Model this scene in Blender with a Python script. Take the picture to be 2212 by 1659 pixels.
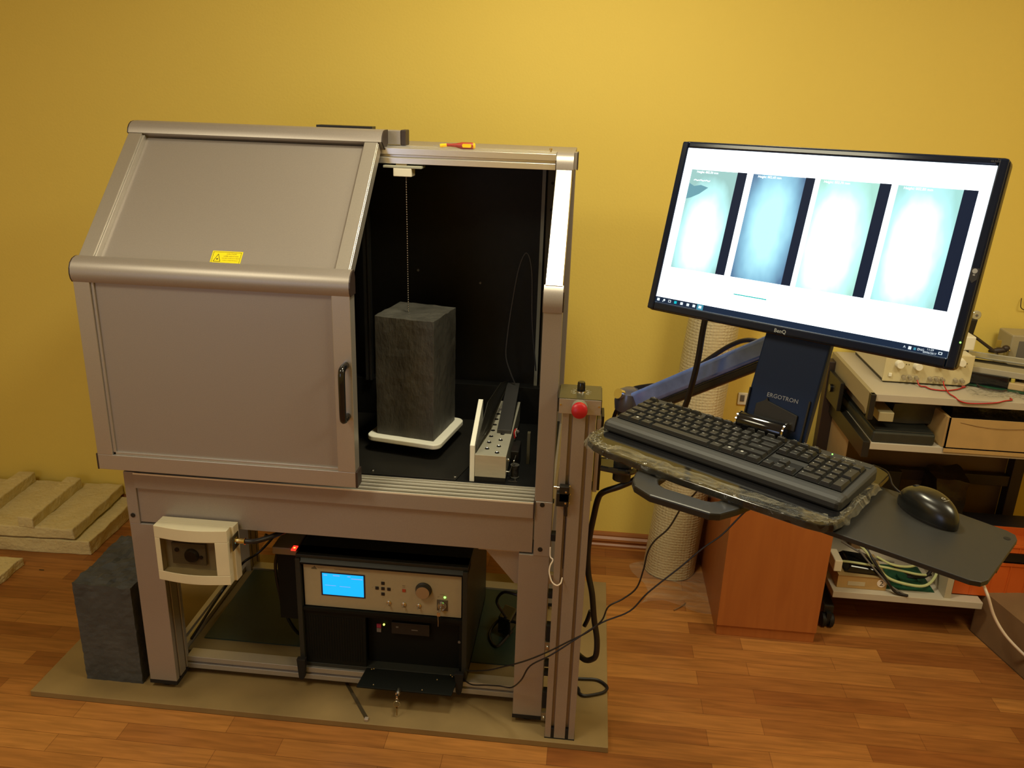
import bpy, bmesh, math, random
from mathutils import Matrix, Vector, Euler, noise
PI = math.pi
R_ = math.radians
for o in list(bpy.data.objects): bpy.data.objects.remove(o)
C = bpy.context.scene.collection
sc = bpy.context.scene

# ---------------------------------------------------------------- camera
cam_d = bpy.data.cameras.new('camera'); cam = bpy.data.objects.new('camera', cam_d); C.objects.link(cam)
cam.location = (1.18776, -1.89420, 1.67639)
cam.rotation_euler = (1.2367073, -0.0321239, 0.0993319)
cam_d.sensor_width = 36.0; cam_d.sensor_fit = 'HORIZONTAL'
cam_d.lens = 1803.9 / 2212 * 36.0
cam_d.clip_start = 0.02; cam_d.clip_end = 50
sc.camera = cam
# ---------------------------------------------------------------- exposure and world
sc.view_settings.view_transform = 'Standard'; sc.view_settings.look = 'None'
sc.view_settings.exposure = 0.0; sc.view_settings.gamma = 1.0
sc.view_settings.use_curve_mapping = False
w = bpy.data.worlds.new('world'); sc.world = w; w.use_nodes = True
w.node_tree.nodes['Background'].inputs[0].default_value = (0.9, 0.75, 0.5, 1)
w.node_tree.nodes['Background'].inputs[1].default_value = 0.02
# ---------------------------------------------------------------- lamps of the room, plus an added fill
def area(name, loc, size, power, col, rot=(0, 0, 0)):
    l = bpy.data.lights.new(name, 'AREA'); l.shape = 'DISK'; l.size = size; l.energy = power; l.color = col
    o = bpy.data.objects.new(name, l); C.objects.link(o); o.location = loc; o.rotation_euler = rot
    return o
LC = (1.0, 0.91, 0.63)
area('ceiling_lamp_light', (1.12, -0.10, 2.56), 0.34, 23.5, LC)
area('second_lamp_light', (2.5, -0.85, 2.56), 0.8, 28, LC)
area('left_fill_light', (-0.3, -1.3, 2.56), 0.8, 24, LC)  # unseen fill lamp, added to even out wall and front faces
win = area('window_daylight', (-0.7, -3.1, 1.35), 1.0, 7, (0.45, 0.62, 1.0), (R_(90), 0, R_(-10)))

# ---------------------------------------------------------------- materials
def srgb(r, g, b):
    f = lambda c: (c / 255 / 12.92) if c / 255 <= 0.04045 else ((c / 255 + 0.055) / 1.055) ** 2.4
    return (f(r), f(g), f(b), 1)
def mat(name, col, rough=0.5, metal=0.0, spec=0.5, noise_amt=0.0, noise_scale=20.0, bump=0.0, bump_scale=60.0, emit=None, estr=0.0, coat=0.0, trans=0.0, stretch=None):
    m = bpy.data.materials.new(name); m.use_nodes = True
    nt = m.node_tree; b = nt.nodes['Principled BSDF']
    if len(col) == 3: col = (*col, 1)
    b.inputs['Base Color'].default_value = col
    b.inputs['Roughness'].default_value = rough
    b.inputs['Metallic'].default_value = metal
    b.inputs['Specular IOR Level'].default_value = spec
    if coat: b.inputs['Coat Weight'].default_value = coat; b.inputs['Coat Roughness'].default_value = 0.06
    if trans: b.inputs['Transmission Weight'].default_value = trans
    if emit: b.inputs['Emission Color'].default_value = (*emit[:3], 1); b.inputs['Emission Strength'].default_value = estr
    if noise_amt or bump:
        tc = nt.nodes.new('ShaderNodeTexCoord'); src = tc.outputs['Object']
        if stretch:
            mp = nt.nodes.new('ShaderNodeMapping'); mp.inputs['Scale'].default_value = stretch
            nt.links.new(src, mp.inputs[0]); src = mp.outputs[0]
    if noise_amt:
        n = nt.nodes.new('ShaderNodeTexNoise'); n.inputs['Scale'].default_value = noise_scale; n.inputs['Detail'].default_value = 6
        nt.links.new(src, n.inputs['Vector'])
        r = nt.nodes.new('ShaderNodeMapRange'); r.inputs[1].default_value = 0.3; r.inputs[2].default_value = 0.7
        r.inputs[3].default_value = 1 - noise_amt; r.inputs[4].default_value = 1 + noise_amt
        nt.links.new(n.outputs[0], r.inputs[0])
        mx = nt.nodes.new('ShaderNodeVectorMath'); mx.operation = 'SCALE'
        mx.inputs[0].default_value = col[:3]; nt.links.new(r.outputs[0], mx.inputs['Scale'])
        nt.links.new(mx.outputs[0], b.inputs['Base Color'])
    if bump:
        n2 = nt.nodes.new('ShaderNodeTexNoise'); n2.inputs['Scale'].default_value = bump_scale; n2.inputs['Detail'].default_value = 4
        nt.links.new(src, n2.inputs['Vector'])
        bp = nt.nodes.new('ShaderNodeBump'); bp.inputs['Strength'].default_value = bump; bp.inputs['Distance'].default_value = 0.01
        nt.links.new(n2.outputs[0], bp.inputs['Height']); nt.links.new(bp.outputs[0], b.inputs['Normal'])
    return m
ALU = mat('anodised_aluminium', (0.45, 0.42, 0.385), 0.38, 0.7, noise_amt=0.03, noise_scale=300)
ALUP = mat('aluminium_sheet', (0.34, 0.305, 0.28), 0.42, 0.5, noise_amt=0.04, noise_scale=400)
ALUB = mat('bright_cut_aluminium', (0.75, 0.73, 0.68), 0.28, 0.85, noise_amt=0.04, noise_scale=60, stretch=(1, 1, 12))
STEEL = mat('steel', (0.62, 0.6, 0.56), 0.25, 1.0)
CHROME = mat('chrome', (0.8, 0.8, 0.8), 0.06, 1.0)
BRASS = mat('brass', (0.7, 0.55, 0.25), 0.25, 1.0)
BLACKM = mat('black_chamber_lining', (0.006, 0.006, 0.006), 0.55, spec=0.25, noise_amt=0.15, noise_scale=40)
BLACKP = mat('black_plastic', (0.012, 0.011, 0.010), 0.42, spec=0.4)
BLACKG = mat('black_gloss', (0.006, 0.006, 0.007), 0.10, spec=0.55)
BLACKR = mat('black_rubber', (0.010, 0.009, 0.009), 0.6, spec=0.3)
CABLE = mat('black_cable', (0.010, 0.008, 0.009), 0.4, spec=0.4)
CAP = mat('brown_black_end_cap', (0.03, 0.018, 0.015), 0.5)
KEYM = mat('keyboard_plastic', (0.016, 0.016, 0.015), 0.48, spec=0.45, bump=0.04, bump_scale=1500)
KEYC = mat('keyboard_case', (0.018, 0.018, 0.017), 0.60, spec=0.5)
LEG = mat('legend_print', (0.45, 0.45, 0.42), 0.6)
WHITEP = mat('white_plastic', (0.74, 0.70, 0.58), 0.4, noise_amt=0.02, noise_scale=10)
PLATEW = mat('milky_plate', (0.86, 0.85, 0.74), 0.35)
CREAM = mat('cream_enamel', (0.62, 0.56, 0.40), 0.4, noise_amt=0.03, noise_scale=12)
CONC = mat('wet_dark_concrete', (0.060, 0.057, 0.048), 0.55, noise_amt=0.45, noise_scale=7, bump=0.25, bump_scale=60, stretch=(1.6, 1.6, 0.7))
CONC2 = mat('rough_dark_concrete', (0.050, 0.052, 0.054), 0.75, noise_amt=0.25, noise_scale=12, bump=0.3, bump_scale=45)
SENSM = mat('pale_matt_metal', (0.55, 0.53, 0.43), 0.38, 0.45, noise_amt=0.05, noise_scale=30, stretch=(1, 1, 8))
RIDGE = mat('bright_ridge', (0.85, 0.82, 0.72), 0.35, 0.3)
GROOVE = mat('dull_track', (0.17, 0.155, 0.115), 0.4, 0.5)
FOAM = mat('pale_foam', (0.62, 0.52, 0.27), 0.85, noise_amt=0.05, noise_scale=14, bump=0.5, bump_scale=70)
MDF = mat('fibreboard', (0.225, 0.150, 0.058), 0.6, noise_amt=0.16, noise_scale=5, bump=0.03)
MDFS = mat('fibreboard_shelf', (0.16, 0.115, 0.05), 0.6, noise_amt=0.1, noise_scale=5)
TEAL = mat('dark_green_mat', (0.012, 0.026, 0.020), 0.5, noise_amt=0.1, noise_scale=8)
PANELB = mat('instrument_beige', (0.34, 0.285, 0.18), 0.45, noise_amt=0.02, noise_scale=80)
CASE = mat('rack_case_grey', (0.020, 0.021, 0.017), 0.5, spec=0.3, noise_amt=0.08, noise_scale=60)
CASED = mat('rack_dark', (0.005, 0.006, 0.005), 0.55, spec=0.15)
RED = mat('red_button', (0.40, 0.008, 0.014), 0.35)
REDW = mat('red_wire', (0.45, 0.01, 0.01), 0.4)
WHITEC = mat('white_cable', (0.72, 0.62, 0.52), 0.4)
YEL = mat('warning_yellow', (0.80, 0.68, 0.01), 0.4)
INK = mat('black_ink', (0.03, 0.025, 0.01), 0.6)
INKG = mat('grey_ink', (0.10, 0.085, 0.05), 0.6)
PINK = mat('red_sticker', (0.35, 0.03, 0.08), 0.5)
GREYS = mat('grey_sticker', (0.16, 0.14, 0.13), 0.5)
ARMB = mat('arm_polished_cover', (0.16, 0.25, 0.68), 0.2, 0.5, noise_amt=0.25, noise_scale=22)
ERGO = mat('column_navy_glare', (0.005, 0.018, 0.065), 0.38, spec=0.22)  # navy in the base colour stands for blue screen glare on the column
BEZEL = mat('bezel_navy_glare', (0.004, 0.010, 0.028), 0.13, spec=0.4)  # screen glare put into the bezel colour as dark navy
LOGO = mat('logo_grey', (0.45, 0.47, 0.5), 0.35, 0.3)
DESKW = mat('pale_laminate', (0.44, 0.39, 0.31), 0.45, noise_amt=0.03, noise_scale=6)
DESKF = mat('brown_steel_frame', (0.030, 0.018, 0.015), 0.5)
BROWNSHEET = mat('plain_brown', (0.13, 0.075, 0.03), 0.6, noise_amt=0.06, noise_scale=6)
CARD = mat('cardboard', (0.40, 0.25, 0.09), 0.75, noise_amt=0.06, noise_scale=20, bump=0.05)
CARD2 = mat('brown_cardboard', (0.17, 0.095, 0.04), 0.75, noise_amt=0.08, noise_scale=14)
ORANGE = mat('orange_crate', (0.52, 0.095, 0.012), 0.45, noise_amt=0.04, noise_scale=10)
PCB = mat('green_circuit_board', (0.012, 0.06, 0.03), 0.4, noise_amt=0.3, noise_scale=60)
BAG = mat('black_bag', (0.012, 0.010, 0.010), 0.28, bump=0.5, bump_scale=25)
WRAPW = mat('white_wrapping', (0.5, 0.45, 0.40), 0.5, bump=0.4, bump_scale=30)
GREY = mat('grey_plastic', (0.12, 0.11, 0.10), 0.45)
SDY = mat('screwdriver_yellow', (0.85, 0.50, 0.01), 0.35)
SDR = mat('screwdriver_red', (0.30, 0.03, 0.02), 0.4)
def glow(name, col, s):
    m = mat(name, (0.01, 0.01, 0.01), 0.3, emit=col, estr=s); return m
LEDG = glow('green_led', (0.25, 1.0, 0.12), 3.0)
LEDY = glow('yellow_green_led', (0.9, 1.0, 0.12), 3.0)
LEDR = glow('red_led', (1.0, 0.02, 0.01), 2.5)
LEDRC = glow('red_led_core', (1.0, 0.35, 0.05), 4.0)

def nodemat(name):
    m = bpy.data.materials.new(name); m.use_nodes = True
    return m, m.node_tree, m.node_tree.nodes['Principled BSDF']
def wall_material():
    m, nt, b = nodemat('yellow_wall_paint')
    tc = nt.nodes.new('ShaderNodeTexCoord'); n = nt.nodes.new('ShaderNodeTexNoise'); n.inputs['Scale'].default_value = 1.5; n.inputs['Detail'].default_value = 4
    nt.links.new(tc.outputs['Object'], n.inputs['Vector'])
    mx = nt.nodes.new('ShaderNodeMix'); mx.data_type = 'RGBA'
    mx.inputs[6].default_value = (0.72, 0.545, 0.115, 1); mx.inputs[7].default_value = (0.76, 0.585, 0.135, 1)
    nt.links.new(n.outputs[0], mx.inputs[0]); nt.links.new(mx.outputs[2], b.inputs['Base Color'])
    b.inputs['Roughness'].default_value = 0.75; b.inputs['Specular IOR Level'].default_value = 0.3
    n2 = nt.nodes.new('ShaderNodeTexNoise'); n2.inputs['Scale'].default_value = 120; n2.inputs['Detail'].default_value = 3
    nt.links.new(tc.outputs['Object'], n2.inputs['Vector'])
    bp = nt.nodes.new('ShaderNodeBump'); bp.inputs['Strength'].default_value = 0.12; bp.inputs['Distance'].default_value = 0.004
    nt.links.new(n2.outputs[0], bp.inputs['Height']); nt.links.new(bp.outputs[0], b.inputs['Normal'])
    return m
WALL = wall_material()
CEIL = mat('white_ceiling', (0.75, 0.72, 0.66), 0.8, noise_amt=0.02, noise_scale=3)
def floor_material():
    m, nt, b = nodemat('laminate_floor')
    L = nt.links.new
    tc = nt.nodes.new('ShaderNodeTexCoord')
    br = nt.nodes.new('ShaderNodeTexBrick'); br.offset = 0.37; br.offset_frequency = 2; br.squash = 1.0
    br.inputs['Color1'].default_value = (0.22, 0.075, 0.018, 1); br.inputs['Color2'].default_value = (0.39, 0.165, 0.040, 1)
    br.inputs['Mortar'].default_value = (0.12, 0.04, 0.010, 1)
    br.inputs['Scale'].default_value = 1.0; br.inputs['Mortar Size'].default_value = 0.0006; br.inputs['Bias'].default_value = -0.1
    br.inputs['Brick Width'].default_value = 0.44; br.inputs['Row Height'].default_value = 0.064
    L(tc.outputs['Object'], br.inputs['Vector'])
    mp = nt.nodes.new('ShaderNodeMapping'); mp.inputs['Scale'].default_value = (2.2, 26, 1)
    L(tc.outputs['Object'], mp.inputs[0])
    n = nt.nodes.new('ShaderNodeTexNoise'); n.inputs['Scale'].default_value = 3.0; n.inputs['Detail'].default_value = 8; n.inputs['Distortion'].default_value = 0.5
    L(mp.outputs[0], n.inputs['Vector'])
    r = nt.nodes.new('ShaderNodeMapRange'); r.inputs[1].default_value = 0.25; r.inputs[2].default_value = 0.75; r.inputs[3].default_value = 0.72; r.inputs[4].default_value = 1.25
    L(n.outputs[0], r.inputs[0])
    mx = nt.nodes.new('ShaderNodeVectorMath'); mx.operation = 'SCALE'
    L(br.outputs['Color'], mx.inputs[0]); L(r.outputs[0], mx.inputs['Scale'])
    v = nt.nodes.new('ShaderNodeTexVoronoi'); v.inputs['Scale'].default_value = 1.3
    mp2 = nt.nodes.new('ShaderNodeMapping'); mp2.inputs['Scale'].default_value = (1.2, 3.0, 1); L(tc.outputs['Object'], mp2.inputs[0]); L(mp2.outputs[0], v.inputs['Vector'])
    kr = nt.nodes.new('ShaderNodeMapRange'); kr.inputs[1].default_value = 0.0; kr.inputs[2].default_value = 0.035; kr.inputs[3].default_value = 0.45; kr.inputs[4].default_value = 1.0
    L(v.outputs['Distance'], kr.inputs[0])
    mk = nt.nodes.new('ShaderNodeVectorMath'); mk.operation = 'SCALE'; L(mx.outputs[0], mk.inputs[0]); L(kr.outputs[0], mk.inputs['Scale'])
    L(mk.outputs[0], b.inputs['Base Color'])
    b.inputs['Roughness'].default_value = 0.33; b.inputs['Specular IOR Level'].default_value = 0.35
    return m
FLOOR = floor_material()
def wood_material(name, c1, c2, sc_=(14, 14, 1.2)):
    m, nt, b = nodemat(name); L = nt.links.new
    tc = nt.nodes.new('ShaderNodeTexCoord'); mp = nt.nodes.new('ShaderNodeMapping'); mp.inputs['Scale'].default_value = sc_
    L(tc.outputs['Object'], mp.inputs[0])
    n = nt.nodes.new('ShaderNodeTexNoise'); n.inputs['Scale'].default_value = 3.0; n.inputs['Detail'].default_value = 7; n.inputs['Distortion'].default_value = 0.6
    L(mp.outputs[0], n.inputs['Vector'])
    mx = nt.nodes.new('ShaderNodeMix'); mx.data_type = 'RGBA'; mx.inputs[6].default_value = (*c1, 1); mx.inputs[7].default_value = (*c2, 1)
    L(n.outputs[0], mx.inputs[0]); L(mx.outputs[2], b.inputs['Base Color']); b.inputs['Roughness'].default_value = 0.4
    return m
WOODP = wood_material('cherry_veneer', (0.30, 0.085, 0.018), (0.40, 0.13, 0.028))
WOODB = wood_material('baseboard_wood', (0.22, 0.075, 0.02), (0.36, 0.13, 0.035), (1.5, 30, 30))
def film_material(name, fac, tint, rough, bumpiness):
    m = bpy.data.materials.new(name); m.use_nodes = True; nt = m.node_tree; nt.nodes.clear(); L = nt.links.new
    out = nt.nodes.new('ShaderNodeOutputMaterial'); mix = nt.nodes.new('ShaderNodeMixShader')
    tr = nt.nodes.new('ShaderNodeBsdfTransparent'); gl = nt.nodes.new('ShaderNodeBsdfPrincipled')
    gl.inputs['Base Color'].default_value = (*tint, 1); gl.inputs['Roughness'].default_value = rough; gl.inputs['Specular IOR Level'].default_value = 1.0
    tc = nt.nodes.new('ShaderNodeTexCoord'); n = nt.nodes.new('ShaderNodeTexNoise'); n.inputs['Scale'].default_value = bumpiness; n.inputs['Distortion'].default_value = 1.2
    L(tc.outputs['Object'], n.inputs['Vector']); bp = nt.nodes.new('ShaderNodeBump'); bp.inputs['Strength'].default_value = 0.8; bp.inputs['Distance'].default_value = 0.01
    L(n.outputs[0], bp.inputs['Height']); L(bp.outputs[0], gl.inputs['Normal'])
    lw = nt.nodes.new('ShaderNodeLayerWeight'); L(bp.outputs[0], lw.inputs['Normal'])
    fr = nt.nodes.new('ShaderNodeMath'); fr.operation = 'POWER'; fr.inputs[1].default_value = 3.0; L(lw.outputs['Facing'], fr.inputs[0])
    ad = nt.nodes.new('ShaderNodeMath'); ad.operation = 'ADD'; ad.use_clamp = True; ad.inputs[1].default_value = fac; L(fr.outputs[0], ad.inputs[0])
    L(ad.outputs[0], mix.inputs[0]); L(tr.outputs[0], mix.inputs[1]); L(gl.outputs[0], mix.inputs[2]); L(mix.outputs[0], out.inputs[0])
    return m
FILM = film_material('clear_crinkled_film', 0.05, (0.28, 0.26, 0.20), 0.09, 18)
FILMF = film_material('thin_floor_film', 0.04, (0.5, 0.45, 0.35), 0.3, 12)
WINDOWG = film_material('smoky_cover', 0.02, (0.05, 0.04, 0.025), 0.1, 3)
for n_ in WINDOWG.node_tree.nodes:
    if n_.type == 'BSDF_TRANSPARENT': n_.inputs[0].default_value = (0.80, 0.76, 0.68, 1)
    if n_.type == 'BUMP': n_.inputs['Strength'].default_value = 0.0
def bubble_material():
    m, nt, b = nodemat('bubble_wrap'); L = nt.links.new
    b.inputs['Base Color'].default_value = (0.60, 0.52, 0.35, 1); b.inputs['Roughness'].default_value = 0.35
    b.inputs['Specular IOR Level'].default_value = 0.8
    tc = nt.nodes.new('ShaderNodeTexCoord'); v = nt.nodes.new('ShaderNodeTexVoronoi'); v.inputs['Scale'].default_value = 95; v.inputs['Randomness'].default_value = 0.25
    L(tc.outputs['Object'], v.inputs['Vector'])
    bp = nt.nodes.new('ShaderNodeBump'); bp.inputs['Strength'].default_value = 0.45; bp.inputs['Distance'].default_value = 0.006; bp.invert = True
    L(v.outputs['Distance'], bp.inputs['Height']); L(bp.outputs[0], b.inputs['Normal'])
    n = nt.nodes.new('ShaderNodeTexNoise'); n.inputs['Scale'].default_value = 5; L(tc.outputs['Object'], n.inputs['Vector'])
    mx = nt.nodes.new('ShaderNodeMix'); mx.data_type = 'RGBA'; mx.inputs[6].default_value = (0.42, 0.35, 0.20, 1); mx.inputs[7].default_value = (0.66, 0.58, 0.40, 1)
    L(n.outputs[0], mx.inputs[0]); L(mx.outputs[2], b.inputs['Base Color'])
    return m
BUBBLE = bubble_material()

# ---------------------------------------------------------------- mesh builder
_tc = {}
def text_geo(s, size):
    k = (s, size)
    if k in _tc: return _tc[k]
    cu = bpy.data.curves.new('t', 'FONT'); cu.body = s; cu.size = size; cu.align_x = 'CENTER'; cu.align_y = 'CENTER'; cu.resolution_u = 2
    ob = bpy.data.objects.new('t', cu); C.objects.link(ob)
    dg = bpy.context.evaluated_depsgraph_get(); dg.update()
    me = bpy.data.meshes.new_from_object(ob.evaluated_get(dg))
    _tc[k] = ([v.co.copy() for v in me.vertices], [tuple(p.vertices) for p in me.polygons])
    bpy.data.objects.remove(ob); bpy.data.meshes.remove(me)
    return _tc[k]
def catmull(P, n=6, closed=False):
    P = [Vector(p) for p in P]
    if len(P) < 3: return P
    out = []; N = len(P)
    rng = range(N) if closed else range(N - 1)
    for i in rng:
        p1, p2 = P[i], P[(i + 1) % N]
        p0 = P[(i - 1) % N] if (closed or i > 0) else p1 + (p1 - p2)
        p3 = P[(i + 2) % N] if (closed or i + 2 < N) else p2 + (p2 - p1)
        for k in range(n):
            t = k / n
            out.append(0.5 * ((2 * p1) + (p2 - p0) * t + (2 * p0 - 5 * p1 + 4 * p2 - p3) * t * t + (3 * p1 - p0 - 3 * p2 + p3) * t ** 3))
    if not closed: out.append(P[-1])
    return out
class MB:
    def __init__(s, M=None):
        s.v = []; s.f = []; s.m = []; s.s = []; s.M = M
    def add(s, vs, fs, mi=0, sm=False, M=None):
        b = len(s.v)
        for v in vs:
            v = Vector(v)
            if M is not None: v = M @ v
            if s.M is not None: v = s.M @ v
            s.v.append(v)
        for f in fs:
            s.f.append([b + i for i in f]); s.m.append(mi); s.s.append(sm)
        return s
    def box(s, x0, x1, y0, y1, z0, z1, mi=0, M=None):
        vs = [(x0, y0, z0), (x1, y0, z0), (x1, y1, z0), (x0, y1, z0), (x0, y0, z1), (x1, y0, z1), (x1, y1, z1), (x0, y1, z1)]
        return s.add(vs, [(0, 3, 2, 1), (4, 5, 6, 7), (0, 1, 5, 4), (1, 2, 6, 5), (2, 3, 7, 6), (3, 0, 4, 7)], mi, M=M)
    def hexa(s, vs, mi=0, M=None):
        return s.add(vs, [(0, 3, 2, 1), (4, 5, 6, 7), (0, 1, 5, 4), (1, 2, 6, 5), (2, 3, 7, 6), (3, 0, 4, 7)], mi, M=M)
    def prism(s, poly, ax, a, b, mi=0, sm=False, M=None):
        n = len(poly)
        mk = {'x': lambda p, t: (t, p[0], p[1]), 'y': lambda p, t: (p[0], t, p[1]), 'z': lambda p, t: (p[0], p[1], t)}[ax]
        vs = [mk(p, a) for p in poly] + [mk(p, b) for p in poly]
        base = len(s.v)
        s.add(vs, [tuple(range(n - 1, -1, -1)), tuple(range(n, 2 * n))], mi, False, M)
        for i in range(n):
            j = (i + 1) % n
            s.f.append([base + i, base + j, base + n + j, base + n + i]); s.m.append(mi); s.s.append(sm)
        return s
    def tube(s, pts, r, seg=8, smooth=6, closed=False, mi=0, M=None, r2=None):
        P = catmull(pts, smooth, closed) if smooth else [Vector(p) for p in pts]
        n = len(P); vs = []; fs = []; up = None
        for i, p in enumerate(P):
            a = P[(i - 1) % n] if (closed or i > 0) else p
            b = P[(i + 1) % n] if (closed or i < n - 1) else p
            t = (b - a)
            t = t.normalized() if t.length > 1e-9 else Vector((0, 0, 1))
            if up is None:
                up = Vector((0, 0, 1)) if abs(t.z) < 0.9 else Vector((1, 0, 0))
            x = up - t * up.dot(t)
            if x.length < 1e-6: x = t.orthogonal()
            x.normalize(); up = x; y = t.cross(x)
            rr = r if r2 is None else r + (r2 - r) * i / (n - 1)
            for k in range(seg):
                an = 2 * PI * k / seg
                vs.append(p + x * math.cos(an) * rr + y * math.sin(an) * rr)
        for i in range(n if closed else n - 1):
            for k in range(seg):
                j = (i + 1) % n; l = (k + 1) % seg
                fs.append((i * seg + k, i * seg + l, j * seg + l, j * seg + k))
        s.add(vs, fs, mi, True, M)
        if not closed:
            b = len(s.v) - len(vs)
            s.f.append([b + k for k in range(seg - 1, -1, -1)]); s.m.append(mi); s.s.append(False)
            s.f.append([b + (n - 1) * seg + k for k in range(seg)]); s.m.append(mi); s.s.append(False)
        return s
    def cyl(s, p0, p1, r0, r1=None, seg=24, mi=0, M=None):
        return s.lathe(p0, p1, [(r0, 0), (r1 if r1 is not None else r0, 1)], seg, mi, M)
    def lathe(s, p0, p1, prof, seg=24, mi=0, M=None, smooth=True):
        p0 = Vector(p0); p1 = Vector(p1); d = p1 - p0; t = d.normalized(); x = t.orthogonal().normalized(); y = t.cross(x)
        vs = []; fs = []; n = len(prof)
        for r, h in prof:
            for k in range(seg):
                an = 2 * PI * k / seg; vs.append(p0 + d * h + (x * math.cos(an) + y * math.sin(an)) * r)
        for i in range(n - 1):
            for k in range(seg):
                l = (k + 1) % seg; fs.append((i * seg + k, i * seg + l, (i + 1) * seg + l, (i + 1) * seg + k))
        s.add(vs, fs, mi, smooth, M); b = len(s.v) - len(vs)
        if prof[0][0] > 1e-6: s.f.append([b + k for k in range(seg - 1, -1, -1)]); s.m.append(mi); s.s.append(False)
        if prof[-1][0] > 1e-6: s.f.append([b + (n - 1) * seg + k for k in range(seg)]); s.m.append(mi); s.s.append(False)
        return s
    def ball(s, c, r, mi=0, seg=14, M=None, sx=1, sy=1, sz=1):
        vs = []; fs = []; h = seg // 2
        for i in range(h + 1):
            th = PI * i / h
            for k in range(seg):
                ph = 2 * PI * k / seg
                vs.append((c[0] + r * sx * math.sin(th) * math.cos(ph), c[1] + r * sy * math.sin(th) * math.sin(ph), c[2] + r * sz * math.cos(th)))
        for i in range(h):
            for k in range(seg):
                l = (k + 1) % seg; fs.append((i * seg + k, i * seg + l, (i + 1) * seg + l, (i + 1) * seg + k))
        return s.add(vs, fs, mi, True, M)
    def text(s, body, size, M, mi=0):
        vs, fs = text_geo(body, size); return s.add(vs, fs, mi, False, M)
    def grid(s, fn, nu, nv, mi=0, sm=True, M=None):
        vs = [fn(i / nu, j / nv) for j in range(nv + 1) for i in range(nu + 1)]
        fs = [(j * (nu + 1) + i, j * (nu + 1) + i + 1, (j + 1) * (nu + 1) + i + 1, (j + 1) * (nu + 1) + i) for j in range(nv) for i in range(nu)]
        return s.add(vs, fs, mi, sm, M)
    def rough(s, x0, x1, y0, y1, z0, z1, step, amp, seed=0, mi=0, topamp=None, M=None, sm=True, freq=1.0):
        nx = max(1, round((x1 - x0) / step)); ny = max(1, round((y1 - y0) / step)); nz = max(1, round((z1 - z0) / step))
        bm = {}
        vs = []; fs = []
        def vid(i, j, k):
            if (i, j, k) in bm: return bm[(i, j, k)]
            p = Vector((x0 + (x1 - x0) * i / nx, y0 + (y1 - y0) * j / ny, z0 + (z1 - z0) * k / nz))
            q = p * (freq * 0.35 / step) + Vector((seed * 7.1, seed * 3.3, 0))
            d = Vector((noise.noise(q), noise.noise(q + Vector((31, 0, 0))), noise.noise(q + Vector((0, 47, 0))))) * amp
            if k == nz and topamp: d.z += noise.noise(q * 1.7 + Vector((9, 9, 9))) * topamp
            if k == 0: d.z = 0
            vs.append(p + d); bm[(i, j, k)] = len(vs) - 1; return bm[(i, j, k)]
        for i in range(nx):
            for j in range(ny):
                for k in (0, nz): fs.append((vid(i, j, k), vid(i + 1, j, k), vid(i + 1, j + 1, k), vid(i, j + 1, k)))
        for i in range(nx):
            for k in range(nz):
                for j in (0, ny): fs.append((vid(i, j, k), vid(i + 1, j, k), vid(i + 1, j, k + 1), vid(i, j, k + 1)))
        for j in range(ny):
            for k in range(nz):
                for i in (0, nx): fs.append((vid(i, j, k), vid(i, j + 1, k), vid(i, j + 1, k + 1), vid(i, j, k + 1)))
        return s.add(vs, fs, mi, sm, M)
    def build(s, name, mats, parent=None, bevel=0.0, seg=2, recenter=None, calc=True):
        me = bpy.data.meshes.new(name)
        off = Vector((0, 0, 0))
        if parent is None and recenter is None:
            xs = [v.x for v in s.v]; ys = [v.y for v in s.v]; zs = [v.z for v in s.v]
            off = Vector(((min(xs) + max(xs)) / 2, (min(ys) + max(ys)) / 2, min(zs)))
        me.from_pydata([v - off for v in s.v], [], s.f)
        if not isinstance(mats, (list, tuple)): mats = [mats]
        for m in mats: me.materials.append(m)
        for p, mi, sm in zip(me.polygons, s.m, s.s): p.material_index = mi; p.use_smooth = sm
        if calc:
            bm = bmesh.new(); bm.from_mesh(me); bmesh.ops.recalc_face_normals(bm, faces=bm.faces); bm.to_mesh(me); bm.free()
        me.update()
        if any(s.s): me.set_sharp_from_angle(angle=R_(38))
        o = bpy.data.objects.new(name, me); C.objects.link(o); o.location = off
        if parent is not None:
            o.parent = parent
            root = parent
            while root.parent: root = root.parent
            if parent is root: o.matrix_parent_inverse = Matrix.Translation(root.location).inverted()
        if bevel:
            b = o.modifiers.new('bevel', 'BEVEL'); b.width = bevel; b.segments = seg; b.limit_method = 'ANGLE'; b.angle_limit = R_(40)
        return o
def tag(o, label, cat, group=None, kind=None):
    if label: o['label'] = label
    if cat: o['category'] = cat
    if group: o['group'] = group
    if kind: o['kind'] = kind
    return o
def thing(name, loc, label, cat, group=None):
    o = bpy.data.objects.new(name, None); C.objects.link(o); o.location = loc; o.empty_display_size = 0.05
    return tag(o, label, cat, group)
def struct(o): o['kind'] = 'structure'; return o
def T(x, y, z): return Matrix.Translation((x, y, z))
def Rx(a): return Matrix.Rotation(a, 4, 'X')
def Ry(a): return Matrix.Rotation(a, 4, 'Y')
def Rz(a): return Matrix.Rotation(a, 4, 'Z')
FRONT = Rx(PI / 2)          # lays text in the x-z plane, readable from -y
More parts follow.
